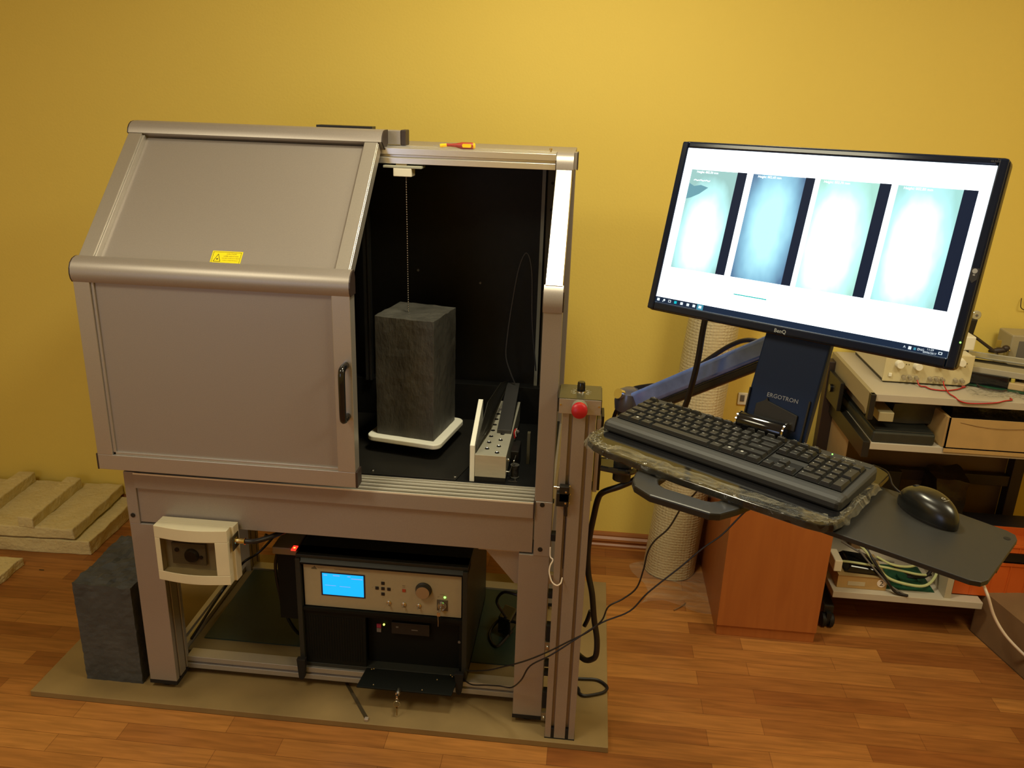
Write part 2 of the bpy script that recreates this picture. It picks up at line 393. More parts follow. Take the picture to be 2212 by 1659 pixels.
def slotpoly(x0, x1, y0, y1, L=(), R=(), B=(), Tt=(), w=0.008, d=0.010):
    P = []
    h = w / 2
    P.append((x0, y0))
    for c in sorted(B): P += [(c - h, y0), (c - h, y0 + d), (c + h, y0 + d), (c + h, y0)]
    P.append((x1, y0))
    for c in sorted(R): P += [(x1, c - h), (x1 - d, c - h), (x1 - d, c + h), (x1, c + h)]
    P.append((x1, y1))
    for c in sorted(Tt, reverse=True): P += [(c + h, y1), (c + h, y1 - d), (c - h, y1 - d), (c - h, y1)]
    P.append((x0, y1))
    for c in sorted(L, reverse=True): P += [(x0, c + h), (x0 + d, c + h), (x0 + d, c - h), (x0, c - h)]
    return P
def rrect(x0, x1, y0, y1, r, n=5):
    P = []
    for cx, cy, a0 in ((x1 - r, y0 + r, -90), (x1 - r, y1 - r, 0), (x0 + r, y1 - r, 90), (x0 + r, y0 + r, 180)):
        for k in range(n + 1):
            a = R_(a0 + 90 * k / n); P.append((cx + r * math.cos(a), cy + r * math.sin(a)))
    return P

# ================================================================= ROOM
RX0, RX1, RY0, RY1, RZ = -1.75, 3.5, -3.2, 1.06, 2.62
struct(MB().box(RX0 - .1, RX1 + .1, RY0 - .1, RY1 + .1, -0.1, 0).build('floor', FLOOR, recenter=False))
struct(MB().box(RX0 - .1, RX1 + .1, RY0 - .1, RY1 + .1, RZ, RZ + .1).build('ceiling', CEIL, recenter=False))
struct(MB().box(RX0 - .1, RX1 + .1, RY1, RY1 + .1, 0, RZ).build('wall_back', WALL, recenter=False))
struct(MB().box(RX0 - .1, RX1 + .1, RY0 - .1, RY0, 0, RZ).build('wall_front', WALL, recenter=False))
struct(MB().box(RX0 - .1, RX0, RY0, RY1, 0, RZ).build('wall_left', WALL, recenter=False))
struct(MB().box(RX1, RX1 + .1, RY0, RY1, 0, RZ).build('wall_right', WALL, recenter=False))
bp_ = [(1.06, 0), (1.036, 0), (1.036, .008), (1.042, .014), (1.042, .020), (1.038, .026), (1.040, .034), (1.048, .042), (1.048, .048), (1.052, .056), (1.06, .058)]
struct(MB().prism(bp_, 'x', RX0, RX1).build('baseboard_back', WOODB, recenter=False))

# ================================================================= SCANNER CABINET
def cabinet():
    r = thing('scanner_cabinet', (0.565, 0.3, 0.018), 'tall silver aluminium framed scanner cabinet, sloped sliding door open over a black chamber', 'machine')
    # legs, caps, feet
    for x0, y0 in ((0, 0), (1.053, 0), (0, .55), (1.053, .55)):
        P = slotpoly(x0, x0 + .08, y0, y0 + .08, R=(y0 + .02, y0 + .06), L=(y0 + .02, y0 + .06))
        MB().prism(P, 'z', .045, .553).build('leg', ALUP, r, .0012)
        f = MB().box(x0 - .001, x0 + .081, y0 - .001, y0 + .081, .034, .045)
        f.lathe((x0 + .04, y0 + .04, .018), (x0 + .04, y0 + .04, .034), [(.026, 0), (.027, .4), (.012, .7), (.008, 1)], 20)
        f.build('foot', BLACKR, r)
    # lower rails
    def rail(pts, ax, a, b, name='bottom_rail'):
        MB().prism(pts, ax, a, b).build(name, ALU, r, .0008)
    rail([(.068, .042), (.068, .058), (.078, .058), (.078, .066), (.068, .066), (.068, .082), (.108, .082), (.108, .042)], 'x', .08, 1.053)
    rail([(.56, .042), (.56, .082), (.60, .082), (.60, .042)], 'x', .08, 1.053)
    for x0 in (.02, 1.073):
        rail([(x0, .05), (x0, .09), (x0 + .016, .09), (x0 + .016, .082), (x0 + .024, .082), (x0 + .024, .09), (x0 + .04, .09), (x0 + .04, .05)], 'y', .08, .55)
    MB().box(.062, 1.071, .108, .56, .062, .074).build('lower_shelf', MDFS, r)
    MB().box(.088, 1.04, .166, .555, .074, .078).build('shelf_mat', TEAL, r)
    # gussets under the apron
    MB().prism([(.955, .553), (1.053, .553), (1.053, .448), (1.043, .448)], 'y', .026, .030).build('gusset', ALUP, r)
    MB().box(.945, 1.053, .02, .06, .546, .553).build('gusset_rail', ALU, r)
    # apron box round the middle
    MB().box(.030, 1.0866, .004, .010, .5574, .6640).build('front_apron', ALUP, r, .0006)
    MB().box(.030, 1.0866, .010, .040, .5574, .64).build('apron_frame', ALUP, r)
    MB().box(.0, .006, .04, .60, .5574, .70).build('side_apron', ALUP, r)
    MB().box(1.126, 1.132, .04, .60, .5574, .70).build('side_apron', ALUP, r)
    MB().box(.04, 1.09, .60, .606, .5574, .70).build('rear_apron', ALUP, r)
    # corner posts
    MB().box(0, .030, -.001, .04, .553, .7055).build('corner_post', ALUP, r, .001)
    # track ledge with raised ridges
    MB().box(.0305, 1.0855, -.008, .0, .6635, .7028).build('track_front', ALUP, r)
    t_ = MB().box(.0305, 1.0855, .0, .083, .6635, .7030)
    for y in (-.0065, .0135, .0330, .0520, .0670, .0805): t_.box(.0305, 1.0855, y - .0013, y + .0013, .7028, .7070, 1)
    t_.build('track_rail', [GROOVE, RIDGE], r)
    MB().box(1.0857, 1.0885, -.0095, .010, .6625, .7075).build('end_cap', CAP, r)
    MB().box(1.0905, 1.1335, -.002, .04, .553, .7075).build('corner_post', ALUP, r, .001)
    MB().box(1.0875, 1.1325, .0, .040, .7075, 1.232).build('front_post', ALUP, r, .0015)
    for x, z in ((.013, .5783), (1.1075, .7000), (1.1075, .5723)):
        MB().lathe((x, -.0018, z), (x, -.0035, z), [(.0062, 0), (.0062, .8), (.004, 1)], 16).build('bolt_cover', BLACKP, r)
    for x, z in ((1.1335, .702), (1.1335, .60)):
        MB().cyl((x, .02, z), (x + .003, .02, z), .006, seg=14).build('bolt_cover', BLACKP, r)
    # rounded elbows and sloped post of the frame
    def elbow(x0, x1, name='elbow_joint'):
        e = MB().prism([(-.003, 1.199), (-.0065, 1.213), (-.0065, 1.228), (-.003, 1.242), (.004, 1.253), (.013, 1.261), (.034, 1.234), (.034, 1.199)], 'x', x0, x1, sm=True)
        e.build(name, ALUP, r)
    elbow(1.0866, 1.1318)
    MB().box(1.1318, 1.1345, .0, .034, 1.20, 1.248).build('end_cap', CAP, r)
    MB().box(1.0845, 1.0866, .004, .034, 1.203, 1.245).build('end_cap', CAP, r)
    MB().prism([(.010, 1.2605), (.289, 1.503), (.314, 1.470), (.036, 1.232)], 'x', 1.0890, 1.1296).build('sloped_post', ALUB, r, .001)
    MB().prism([(.284, 1.500), (.285, 1.513), (.291, 1.528), (.302, 1.537), (.318, 1.541), (.356, 1.541), (.356, 1.50), (.315, 1.47)], 'x', 1.0886, 1.1318, sm=True).build('elbow_joint', ALUP, r)
    MB().prism([(.289, 1.497), (.292, 1.521), (.300, 1.533), (.340, 1.535), (.330, 1.42), (.315, 1.45)], 'x', 1.0862, 1.0886).build('end_cap', CAP, r)
    MB().box(1.1318, 1.1395, .33, .37, 1.498, 1.540).build('guide_end', ALUP, r)
    MB().box(1.1395, 1.1425, .33, .37, 1.496, 1.541).build('end_cap', CAP, r, .001)
    # left frame posts behind the door
    MB().box(.0, .040, .0, .040, .7075, 1.232).build('front_post', ALUP, r, .0015)
    MB().prism([(.010, 1.2605), (.289, 1.503), (.314, 1.470), (.036, 1.232)], 'x', .001, .039).build('sloped_post', ALU, r, .001)
    # top rail
    P = [(.300, 1.4965), (.300, 1.511), (.303, 1.513), (.310, 1.513), (.310, 1.5185), (.300, 1.5195), (.300, 1.535), (.303, 1.537), (.311, 1.537), (.311, 1.532), (.322, 1.532), (.322, 1.5385), (.334, 1.5385), (.334, 1.533), (.345, 1.533), (.345, 1.540), (.358, 1.540), (.358, 1.4965)]
    MB().prism(P, 'x', .0, 1.087).build('top_rail', ALUB, r, .0006)
    MB().lathe((1.0708, .33, 1.538), (1.0708, .33, 1.548), [(.0022, 0), (.0022, .5), (.004, .55), (.004, 1)], 12).build('screw', BRASS, r)
    MB().box(0, 1.132, .358, .60, 1.532, 1.538).build('roof_panel', ALUP, r)
    # chamber
    MB().box(.04, 1.126, .080, .60, .698, .7075).build('chamber_floor', BLACKM, r)
    fl = MB().prism([(.06, .083), (.872, .083), (.897, .19), (.91, .30), (.91, .515), (.06, .515)], 'z', .7075, .7115).build('floor_plate', mat('black_floor_plate', (.012, .011, .009), .4, noise_amt=.1, noise_scale=30), r, .0006)
    for x, y in ((.868, .098), (.645, .10), (.892, .47)):
        MB().lathe((x, y, .7115), (x, y, .7145), [(.0045, 0), (.0045, .6), (.0025, 1)], 14).build('screw', STEEL, r)
    MB().box(.05, 1.10, .520, .56, .7075, .8265).build('rear_duct', BLACKM, r, .001)
    bk = MB().box(.04, 1.10, .56, .566, .70, 1.535); bk.build('chamber_back', BLACKM, r)
    for x, z in ((.675, 1.166), (.865, 1.137)):
        MB().lathe((x, .56, z), (x, .556, z), [(.004, 0), (.003, 1)], 12).build('screw', GREY, r)
    sp = [(.04, .70), (.04, 1.215), (.31, 1.488), (.358, 1.535), (.60, 1.535), (.60, .70)]
    MB().prism(sp, 'x', .034, .040).build('side_panel', BLACKM, r)
    MB().prism(sp, 'x', 1.094, 1.100).build('side_panel', BLACKM, r)
    for x0 in (.0, 1.092):
        MB().box(x0, x0 + .040, .56, .60, .70, 1.532).build('rear_post', ALUP, r, .001)
    MB().box(1.0395, 1.0495, .545, .560, .8265, 1.498).build('seal_strip', mat('grey_seal', (.22, .22, .18), .5), r)
    hs = MB().box(1.0555, 1.085, .547, .560, .8265, 1.490)
    hs.build('perforated_strip', mat('dark_olive_strip', (.05, .045, .028), .45, .3), r)
    for k in range(8):
        z = 1.44 - k * .075
        MB().lathe((1.069, .547, z), (1.069, .5462, z), [(.0045, 0), (.0045, 1)], 12).build('strip_hole', BLACKM, r)
    # dark vertical channel behind the door edge
    MB().prism(slotpoly(.522, .542, .50, .52, B=(.532,), w=.006, d=.006), 'z', .8265, 1.50).build('vertical_channel', mat('dark_grey_profile', (.05, .05, .05), .4, .5), r)
    # cable inside
    MB().tube([(1.045, .53, .88), (1.03, .50, 1.04), (1.023, .50, 1.19), (1.006, .50, 1.245), (.985, .50, 1.20), (.968, .50, 1.09), (.958, .50, 1.0), (.955, .50, .93), (.97, .50, .88), (.985, .50, .845)], .0022, 6).build('chamber_cable', mat('dark_grey_cable', (.035, .035, .04), .35), r)
    # ---- sliding door
    d = MB()
    yf, yb = -.050, -.012
    d.box(-.0315, .0090, yf, yb, .7745, 1.224)       # left stile
    d.box(.5975, .6415, yf, yb, .7745, 1.224)        # right stile
    d.box(-.0315, .6415, yf, yb, .7335, .7745)       # bottom rail
    d.prism([(.0090, -.045), (.0165, -.045), (.0165, -.038), (.0090, -.034)], 'z', .7745, 1.222)
    d.prism([(-.045, .7745), (-.045, .782), (-.038, .782), (-.034, .7745)], 'x', .0090, .5975)
    S0 = Vector((0, -.0205, 1.2745)); tt = Vector((0, .726, .688)).normalized(); nn = Vector((0, -tt.z, tt.y))
    SM = Matrix(((1, 0, 0, 0), (0, tt.y, nn.y, S0.y), (0, tt.z, nn.z, S0.z), (0, 0, 0, 1)))   # x, along slope, out of slope
    SL = .400
    d.box(-.0300, .0060, -.005, SL, -.036, 0, M=SM)
    d.box(.5985, .6325, -.005, SL, -.036, 0, M=SM)
    d.box(.0060, .0125, -.005, SL, -.018, -.006, M=SM)
    d.box(.6325, .6345, .0, SL, -.034, -.004, M=SM)
    dd = d.build('door', ALU, r, .0010)
    g = MB()
    arc = [(-.050, 1.222), (-.0555, 1.231), (-.0575, 1.243), (-.0555, 1.256), (-.0490, 1.268), (-.0385, 1.276), (-.026, 1.2795), (-.018, 1.2795), (-.012, 1.260), (-.012, 1.222)]
    g.prism(arc, 'x', -.0315, .6415, sm=True).build('door_elbow', ALUP, dd)
    arc2 = [(.2700, 1.5505), (.2740, 1.5620), (.2820, 1.5710), (.2930, 1.5770), (.306, 1.579), (.332, 1.579), (.332, 1.545), (.300, 1.530)]
    MB().prism(arc2, 'x', -.0315, .6415, sm=True).build('door_elbow', ALUP, dd)
    for A, x0 in ((arc, .6415), (arc2, .6415), (arc, -.0345), (arc2, -.0345)):
        MB().prism(A, 'x', x0, x0 + .003).build('door_end_cap', CAP, dd)
    MB().box(.6415, .6465, -.050, -.012, .7325, .776).build('door_end_cap', CAP, dd, .001)
    MB().box(-.0360, -.0315, -.050, -.012, .7325, .776).build('door_end_cap', CAP, dd, .001)
    MB().box(.0090, .5975, -.040, -.036, .7745, 1.224).build('lower_panel', ALUP, dd)
    MB().box(.0060, .5985, -.005, SL, -.021, -.017, M=SM).build('upper_panel', ALUP, dd)
    MB().box(-.02, .676, .340, .380, 1.542, 1.577).build('door_carriage', ALUP, dd, .001)
    MB().box(.676, .690, .338, .382, 1.540, 1.579).build('carriage_cap', CAP, dd, .002)
    MB().box(.45, .60, .342, .378, 1.577, 1.584).build('carriage_strip', BLACKP, dd)
    MB().tube([(.627, -.050, 1.055), (.627, -.078, 1.0545), (.627, -.088, 1.043), (.627, -.089, 1.0), (.627, -.088, .937), (.627, -.078, .9255), (.627, -.050, .925)], .0085, 12, 5).build('door_handle', BLACKG, dd)
    lb = MB()
    LM = SM @ T(.3235, .0300, -.0168)
    lb.box(-.0375, .0375, -.0215, .0215, 0, .0006, 0, LM)
    for a in ((-.0345, .0345, .0180, .0188), (-.0345, .0345, -.0188, -.0180), (-.0345, -.0337, -.0188, .0188), (.0337, .0345, -.0188, .0188)):
        lb.box(a[0], a[1], a[2], a[3], .0006, .0008, 1, LM)
    tri = [(-.030, -.009), (-.0215, .0125), (-.013, -.009)]
    for i in range(3):
        a = Vector((*tri[i], .0008)); b = Vector((*tri[(i + 1) % 3], .0008)); n_ = (b - a).normalized().cross(Vector((0, 0, 1))) * .0006
        lb.add([a + n_, b + n_, b - n_, a - n_], [(0, 1, 2, 3)], 1, M=LM)
    lb.lathe((-.0215, -.002, .0006), (-.0215, -.002, .0010), [(.0018, 0), (.0018, 1)], 12, 1, LM)
    for k in range(8):
        a = k * PI / 4; lb.add([(-.0215 + math.cos(a + .2) * .001, -.002 + math.sin(a + .2) * .001, .0009), (-.0215 + math.cos(a) * .0045, -.002 + math.sin(a) * .0045, .0009), (-.0215 + math.cos(a - .2) * .001, -.002 + math.sin(a - .2) * .001, .0009)], [(0, 1, 2)], 1, M=LM)
    lb.text('CAUTION', .0055, LM @ T(.011, .0135, .0009), 2)
    for k, s_ in enumerate(('LASER RADIATION', 'DO NOT STARE INTO BEAM', 'CLASS 2 LASER PRODUCT')):
        lb.text(s_, .0034 if k else .0044, LM @ T(.011, .0068 - k * .006, .0009), 2)
    lb.build('warning_label', [YEL, INK, mat('olive_ink', (.25, .19, .01), .5)], dd, calc=False)
    return r
cabinet()

# ---- hanging bead chain and its clamp
def hanging_chain():
    r = thing('hanging_chain', (.700, .30, 1.465), 'thin silver bead chain hanging from a white clamp block under the top rail', 'chain')
    MB().box(.6412, .7425, .285, .335, 1.4865, 1.4925).build('clamp_plate', mat('grey_clamp_plate', (.35, .35, .28), .4), r, .001)
    MB().box(.672, .700, .30, .32, 1.4925, 1.4965).build('clamp_wedge', MDFS, r)
    MB().box(.668, .716, .285, .330, 1.4655, 1.4865).build('clamp_block', WHITEP, r, .0015)
    c = MB(); z = 1.4655; x0, x1 = .6975, .7005
    n = 57
    for k in range(n):
        zz = 1.4655 - .003 - k * .0064
        c.ball((x0 + (x1 - x0) * k / n, .305, zz), .0023, seg=8)
    c.cyl((x0, .305, 1.4655), (x1, .305, 1.0995), .0006, seg=5)
    c.build('bead_chain', STEEL, r)
hanging_chain()

# ---- sample block on milky plate
ang = math.atan2(-.0312, .1677)
KM = T(.7200, .3159, 0) @ Rz(ang)
k = MB(KM)
k.rough(-.0853, .0853, -.0873, .0873, .7585, 1.1015, .0213, .0014, 3, sm=False, topamp=.003, freq=2)
tag(k.build('concrete_block', CONC, None, .0015), 'tall dark square concrete block standing upright on white plate inside the chamber', 'concrete block', 'dark concrete blocks')
r = thing('sample_plate', (.72, .3159, .7115), 'white rounded square turntable plate under the tall dark block', 'turntable')
MB(KM).prism(rrect(-.110, .110, -.112, .108, .024, 6), 'z', .7440, .7585, sm=False).build('plate', PLATEW, r, .003, 3)
MB(KM).cyl((0, 0, .7115), (0, 0, .7440), .045, seg=32).build('turntable_base', BLACKP, r)

# ---- perforated sensor unit at the right of the chamber
def sensor():
    r = thing('sensor_unit', (.963, .30, .7075), 'bright metal box with rows of round holes and slanted dark covers, right side of chamber', 'sensor')
    # housing: holes painted as black discs, far-edge glint added as a bright arc
    h = MB().box(.9218, 1.0040, .0855, .50, .7240, .7860)
    h.build('housing', SENSM, r, .0006)
    MB().box(.9225, 1.0035, .088, .495, .7075, .7240).build('housing_base', BLACKP, r)
    for i in range(7):
        for x, y in ((.9485, .129 + .0430 * i), (.9775, .107 + .0430 * i)):
            if x > .97 and i > 3: continue
            hb = MB().lathe((x, y, .7861), (x, y, .7864), [(.0062, 0), (.0062, 1)], 18).build('round_hole', BLACKM, r)
            MB().tube([(x + .0046 * math.cos(R_(t)), y + .0046 * math.sin(R_(t)), .7866) for t in (40, 65, 90, 115, 140)], .0008, 5, 2).build('hole_glint', CHROME, hb)
    MB().prism([(.086, .7080), (.086, .8110), (.24, .8830), (.246, .8810), (.246, .7080)], 'x', .9085, .9210).build('side_plate', PLATEW, r, .0008)
    s = MB()
    a = [(.9225, .100, .8080), (.9330, .244, .8750), (.9520, .400, .880), (.9620, .515, .846), (.9610, .515, .838), (.9420, .250, .800), (.9225, .095, .7880)]
    b = [(p[0] + .0015, p[1], p[2]) for p in a]
    s.add(a + b, [tuple(range(6, -1, -1)), tuple(range(7, 14))] + [(i, (i + 1) % 7, (i + 1) % 7 + 7, i + 7) for i in range(7)])
    s.build('inner_shroud', mat('dark_olive_sheet', (.020, .018, .012), .4), r)
    MB().hexa([(.9620, .240, .7865), (1.0010, .240, .7865), (.9985, .515, .815), (.9590, .515, .815), (.9620, .240, .797), (1.0015, .240, .797), (.9985, .515, .842), (.9600, .515, .842)]).build('slanted_cover', mat('dark_slate_cover', (.035, .034, .034), .4), r, .0008)
    MB().box(.950, .966, .38, .386, .80, .806).build('cross_bar', GREY, r)
    MB().tube([(1.004, .115, .730), (1.012, .115, .731), (1.016, .122, .742), (1.022, .125, .758), (1.026, .13, .772)], .0014, 6).build('steel_wire', STEEL, r)
    MB().ball((1.0215, .125, .757), .0032, seg=10).ball((1.006, .13, .757), .005, seg=10).build('wire_clip', STEEL, r)
    MB().tube([(1.012, .24, .775), (1.010, .24, .792), (1.014, .242, .802)], .0022, 6).build('red_wire', REDW, r)
    MB().tube([(1.015, .24, .780), (1.013, .24, .793), (1.017, .243, .803)], .0012, 6).build('white_wire', WHITEC, r)
    MB().ball((1.018, .25, .790), .006, seg=12).build('small_motor', GREY, r)
    c = MB(); c.lathe((1.024, .13, .7085), (1.024, .13, .745), [(.012, 0), (.012, .06), (.010, .08), (.010, .92), (.012, 1)], 20)
    c.build('dusty_cylinder', mat('dusty_plastic', (.06, .058, .05), .5, noise_amt=.6, noise_scale=140), r)
    MB().box(1.010, 1.034, .098, .102, .709, .7115).box(1.028, 1.0295, .098, .101, .7115, .717).build('steel_bracket', STEEL, r)
    MB().box(1.008, 1.030, .17, .25, .7080, .765).build('dark_bracket', BLACKP, r, .002)
    MB().box(1.048, 1.0560, .22, .235, .7080, .80).build('grey_strip', mat('olive_strip', (.09, .08, .05), .5), r)
sensor()

# ---- screwdriver on the top rail
r = thing('screwdriver', (.823, .33, 1.5385), 'red and yellow handled screwdriver lying on the top rail', 'screwdriver')
m_ = MB(); m_.lathe((.800, .328, 1.5465), (.872, .328, 1.5465), [(.0042, 0), (.0040, .15), (.0052, .35), (.0085, .55), (.0088, .9), (.0080, 1)], 12).build('handle', SDR, r)
m_ = MB(); m_.lathe((.866, .328, 1.5465), (.875, .328, 1.5465), [(.0082, 0), (.0082, .6), (.005, 1)], 12)
m_.lathe((.783, .328, 1.5440), (.801, .328, 1.5462), [(.0045, 0), (.0050, .3), (.0042, 1)], 12)
m_.prism(rrect(.842, .866, 1.5425, 1.5515, .0035, 4), 'y', .3186, .3205)
m_.build('yellow_grip', SDY, r)
MB().lathe((.765, .328, 1.5425), (.784, .328, 1.5440), [(.0012, 0), (.0015, 1)], 8).build('shaft', STEEL, r)

# ================================================================= BREAKER BOX
def breaker():
    r = thing('breaker_box', (.20, -.03, .421), 'cream plastic electrical box with dark window on left leg under cabinet', 'electrical box')
    P = [(.0970, -.002), (.3050, -.002), (.3050, -.03), (.2960, -.050)]
    n = 12
    for k in range(n + 1):
        t = k / n; x = .294 - t * (.294 - .0985); P.append((x, -.054 - .012 * math.sin(PI * t)))
    P.append((.0970, -.05))
    b = MB()
    fz = lambda x: .012 * math.sin(PI * max(0, min(1, (.294 - x) / .1955)))
    # frame around the window
    def arcpoly(x0, x1, yi=-.030, m=10):
        Q = [(x1, yi)]
        for k in range(m + 1):
            x = x1 - (x1 - x0) * k / m; Q.append((x, -.054 - fz(x)))
        Q.append((x0, yi)); return Q
    b.prism([(.097, -.002), (.305, -.002), (.303, -.030), (.0965, -.030)], 'z', .421, .583)
    b.prism(arcpoly(.0965, .295), 'z', .548, .583); b.prism(arcpoly(.0965, .295), 'z', .421, .4495)
    b.prism(arcpoly(.0965, .112), 'z', .4495, .548); b.prism(arcpoly(.262, .295), 'z', .4495, .548)
    b.build('enclosure', CREAM, r, .0016)
    MB().box(.112, .262, -.034, -.0305, .4495, .548).build('module_rail', mat('module_grey', (.42, .40, .32), .5), r)
    MB().box(.135, .228, -.0445, -.034, .468, .530).build('switch_module', mat('module_olive', (.16, .15, .12), .5), r, .001)
    MB().lathe((.190, -.0445, .497), (.190, -.0545, .497), [(.020, 0), (.019, .6), (.016, 1)], 24).build('rotary_knob', BLACKP, r)
    MB().lathe((.150, -.0445, .511), (.150, -.0475, .511), [(.006, 0), (.006, 1)], 12).lathe((.215, -.0445, .493), (.215, -.0475, .493), [(.005, 0), (.005, 1)], 12).build('lamp_lens', BLACKP, r)
    Q = []
    for k in range(11):
        x = .1120 + .150 * k / 10; Q.append((x, -.0535 - fz(x)))
    Q2 = [(x, y + .0015) for x, y in reversed(Q)]
    MB().prism(Q + Q2, 'z', .4495, .548).build('window_flap', WINDOWG, r)
    m_ = MB(); m_.box(.304, .306, -.046, -.008, .520, .560); m_.build('gland_plate', INK, r)
    m_ = MB(); m_.lathe((.304, -.028, .542), (.332, -.028, .542), [(.011, 0), (.011, .15), (.0075, .2), (.0075, .85), (.009, 1)], 16).build('cable_gland', BRASS, r)
    m_ = MB(); m_.tube([(.332, -.028, .542), (.36, -.02, .541), (.40, .03, .538), (.43, .12, .525), (.46, .20, .52), (.52, .28, .54), (.58, .33, .56)], .0068, 10).build('power_lead', CABLE, r)
breaker()

# ================================================================= RACK CASE
def rack():
    r = thing('rack_case', (.667, .25, .078), 'dark grey rack case with beige control panel under the scanner cabinet', 'rack case')
    x0, x1, yf, z0, z1 = .4265, .9115, .066, .0825, .4530
    c = MB()
    c.box(x0, x1, yf + .008, .50, .443, z1)                       # top
    c.box(x0, x0 + .014, yf, .50, z0, .443); c.box(x1 - .014, x1, yf, .50, z0, .443)
    c.box(x0, x1, .49, .50, z0, .443); c.box(x0, x1, yf + .01, .50, z0, z0 + .012)
    c.prism([(yf, .432), (yf + .02, z1), (yf + .06, z1), (yf + .06, .432)], 'x', x0, x1)
    c.build('case_shell', CASE, r, .0015)
    f = MB()
    f.box(.4405, .8975, yf + .004, yf + .012, .425, .433); f.box(.4405, .8975, yf + .004, yf + .012, .2755, .2855)
    f.build('panel_frame', CASED, r)
    for x in (.433, .893):
        q = MB(); q.prism([(x - .013, .120), (x + .013, .120), (x + .008, .058), (x + .002, .050), (x - .004, .050), (x - .009, .058)], 'y', .050, .066)
        q.build('foot', BLACKR, r, .001)
    # control unit panel
    yp = .080
    p = MB().box(.4450, .8930, yp, yp + .004, .2865, .4225).build('control_panel', PANELB, r, .0008)
    MB().box(.450, .888, yp + .004, .42, .290, .42).build('control_unit_body', CASED, r)
    F = lambda x, z, o=.0004: T(x, yp - o, z) @ FRONT
    MB().box(.4945, .6205, yp - .0015, yp + .001, .3245, .3998).build('display_frame', mat('display_frame_blue', (.006, .006, .03), .3), p)
    dsp = MB().box(.4990, .6165, yp - .0022, yp - .0014, .3285, .3965)
    for a in ((.503, .513, .3895), (.530, .549, .3900), (.571, .580, .390), (.582, .614, .384), (.506, .537, .358), (.548, .579, .357)):
        dsp.box(a[0], a[1], yp - .0024, yp - .0020, a[2], a[2] + (.0012 if a[2] < .37 else .0022), 1)
    dsp.build('display', [glow('cyan_display', (.0, .45, 1.0), 1.15), glow('display_text', (.35, .45, .95), .9)], p)
    for x, z in ((.6715, .3788), (.6545, .3620), (.6712, .3616), (.6881, .3612), (.6710, .3441)):
        MB().box(x - .0048, x + .0048, yp - .002, yp, z - .0048, z + .0048).build('push_button', BLACKP, p, .0008)
    MB().box(.7262, .7358, yp - .002, yp, .3562, .3658).build('push_button', mat('dull_red_button', (.35, .05, .02), .5), p, .0008)
    k_ = MB(); k_.lathe((.7865, yp, .3680), (.7865, yp - .016, .3680), [(.0235, 0), (.0225, .25), (.021, .3), (.0195, 1)], 32)
    kk = k_.build('rotary_knob', mat('black_knob_skirt', (.02, .018, .014), .4), p)
    MB().lathe((.7865, yp - .016, .3680), (.7865, yp - .0168, .3680), [(.0188, 0), (.0188, 1)], 32).build('knob_cap', mat('brushed_knob_cap', (.42, .38, .28), .3, .8, bump=.05), p)
    for x, z in ((.6880, .3180), (.7305, .3165), (.7735, .3165)):
        q = MB(); q.lathe((x, yp, z), (x, yp - .004, z), [(.0065, 0), (.0065, .7), (.0048, 1)], 16)
        q.lathe((x, yp - .003, z), (x - .0015, yp - .013, z - .003), [(.0018, 0), (.0026, 1)], 10)
        q.build('toggle_switch', STEEL, p)
    q = MB().box(.8240, .8548, yp - .0014, yp, .3062, .3410)
    q.build('key_switch_plate', mat('dark_nickel', (.12, .11, .09), .4, .6), p, .0008)
    MB().lathe((.8390, yp - .0014, .3240), (.8390, yp - .010, .3240), [(.0125, 0), (.0125, .6), (.0105, 1), (.009, .9), (.0001, .9)], 24).build('key_switch', STEEL, p)
    MB().ball((.8462, yp, .3495), .0034, seg=12).build('indicator_light', LEDG, p)
    FAINT = mat('faint_ink', (.22, .18, .11), .6)
    for s_, sz, x, z, m_ in (('Core Media Examination system', .0052, .568, .4105, INKG), ('VISET', .0075, .495, .411, FAINT), ('POWER', .0038, .839, .3575, INKG), ('OFF', .0034, .828, .3495, INKG), ('RESET', .0035, .731, .3760, INKG), ('STOP', .0032, .731, .3710, INKG), ('^', .005, .6715, .390, INKG), ('<', .005, .6412, .3615, INKG), ('>', .005, .7000, .3610, INKG), ('v', .005, .671, .3330, INKG)):
        MB().text(s_, sz, F(x, z)).build('printed_text', m_, p, calc=False)
    for x in (.688, .7305, .7735): MB().box(x - .005, x + .005, yp - .0004, yp, .3060, .3072).build('printed_line', INKG, p)
    t_ = MB(); t_.add([(.4672, yp - .0004, .4060), (.4700, yp - .0004, .4110), (.4735, yp - .0004, .4115), (.4775, yp - .0004, .4170), (.4850, yp - .0004, .4060)], [(0, 1, 2, 3, 4)])
    t_.build('printed_logo', INKG, p, calc=False)
    # computer half below
    y2 = .078
    cp = MB().box(.4405, .6185, y2, y2 + .01, .0945, .2755).box(.8890, .8975, y2 - .002, y2 + .01, .0945, .2755).box(.6185, .8890, y2 + .03, y2 + .034, .0945, .2755).box(.6185, .8890, y2, y2 + .03, .262, .2755)
    cp = cp.build('computer_front', CASED, r, .0008)
    gr = MB()
    for i in range(22): gr.box(.448 + i * .0075, .451 + i * .0075, y2 - .0012, y2, .11, .255)
    gr.build('vent_grille', CASED, cp)
    yb = y2 + .030
    MB().box(.6440, .6565, y2 + .026, yb, .2130, .2255).build('red_sticker', PINK, cp)
    MB().box(.6440, .6565, y2 + .026, yb, .1985, .2110).build('grey_sticker', GREYS, cp)
    MB().ball((.6650, yb - .002, .2240), .0030, seg=10).build('power_light', LEDY, cp)
    MB().box(.69, .80, yb - .014, yb, .205, .243).build('optical_drive', BLACKP, cp, .001)
    MB().box(.703, .710, yb - .0145, yb - .014, .226, .231).box(.748, .766, yb - .0145, yb - .014, .221, .224).build('drive_print', GREY, cp)
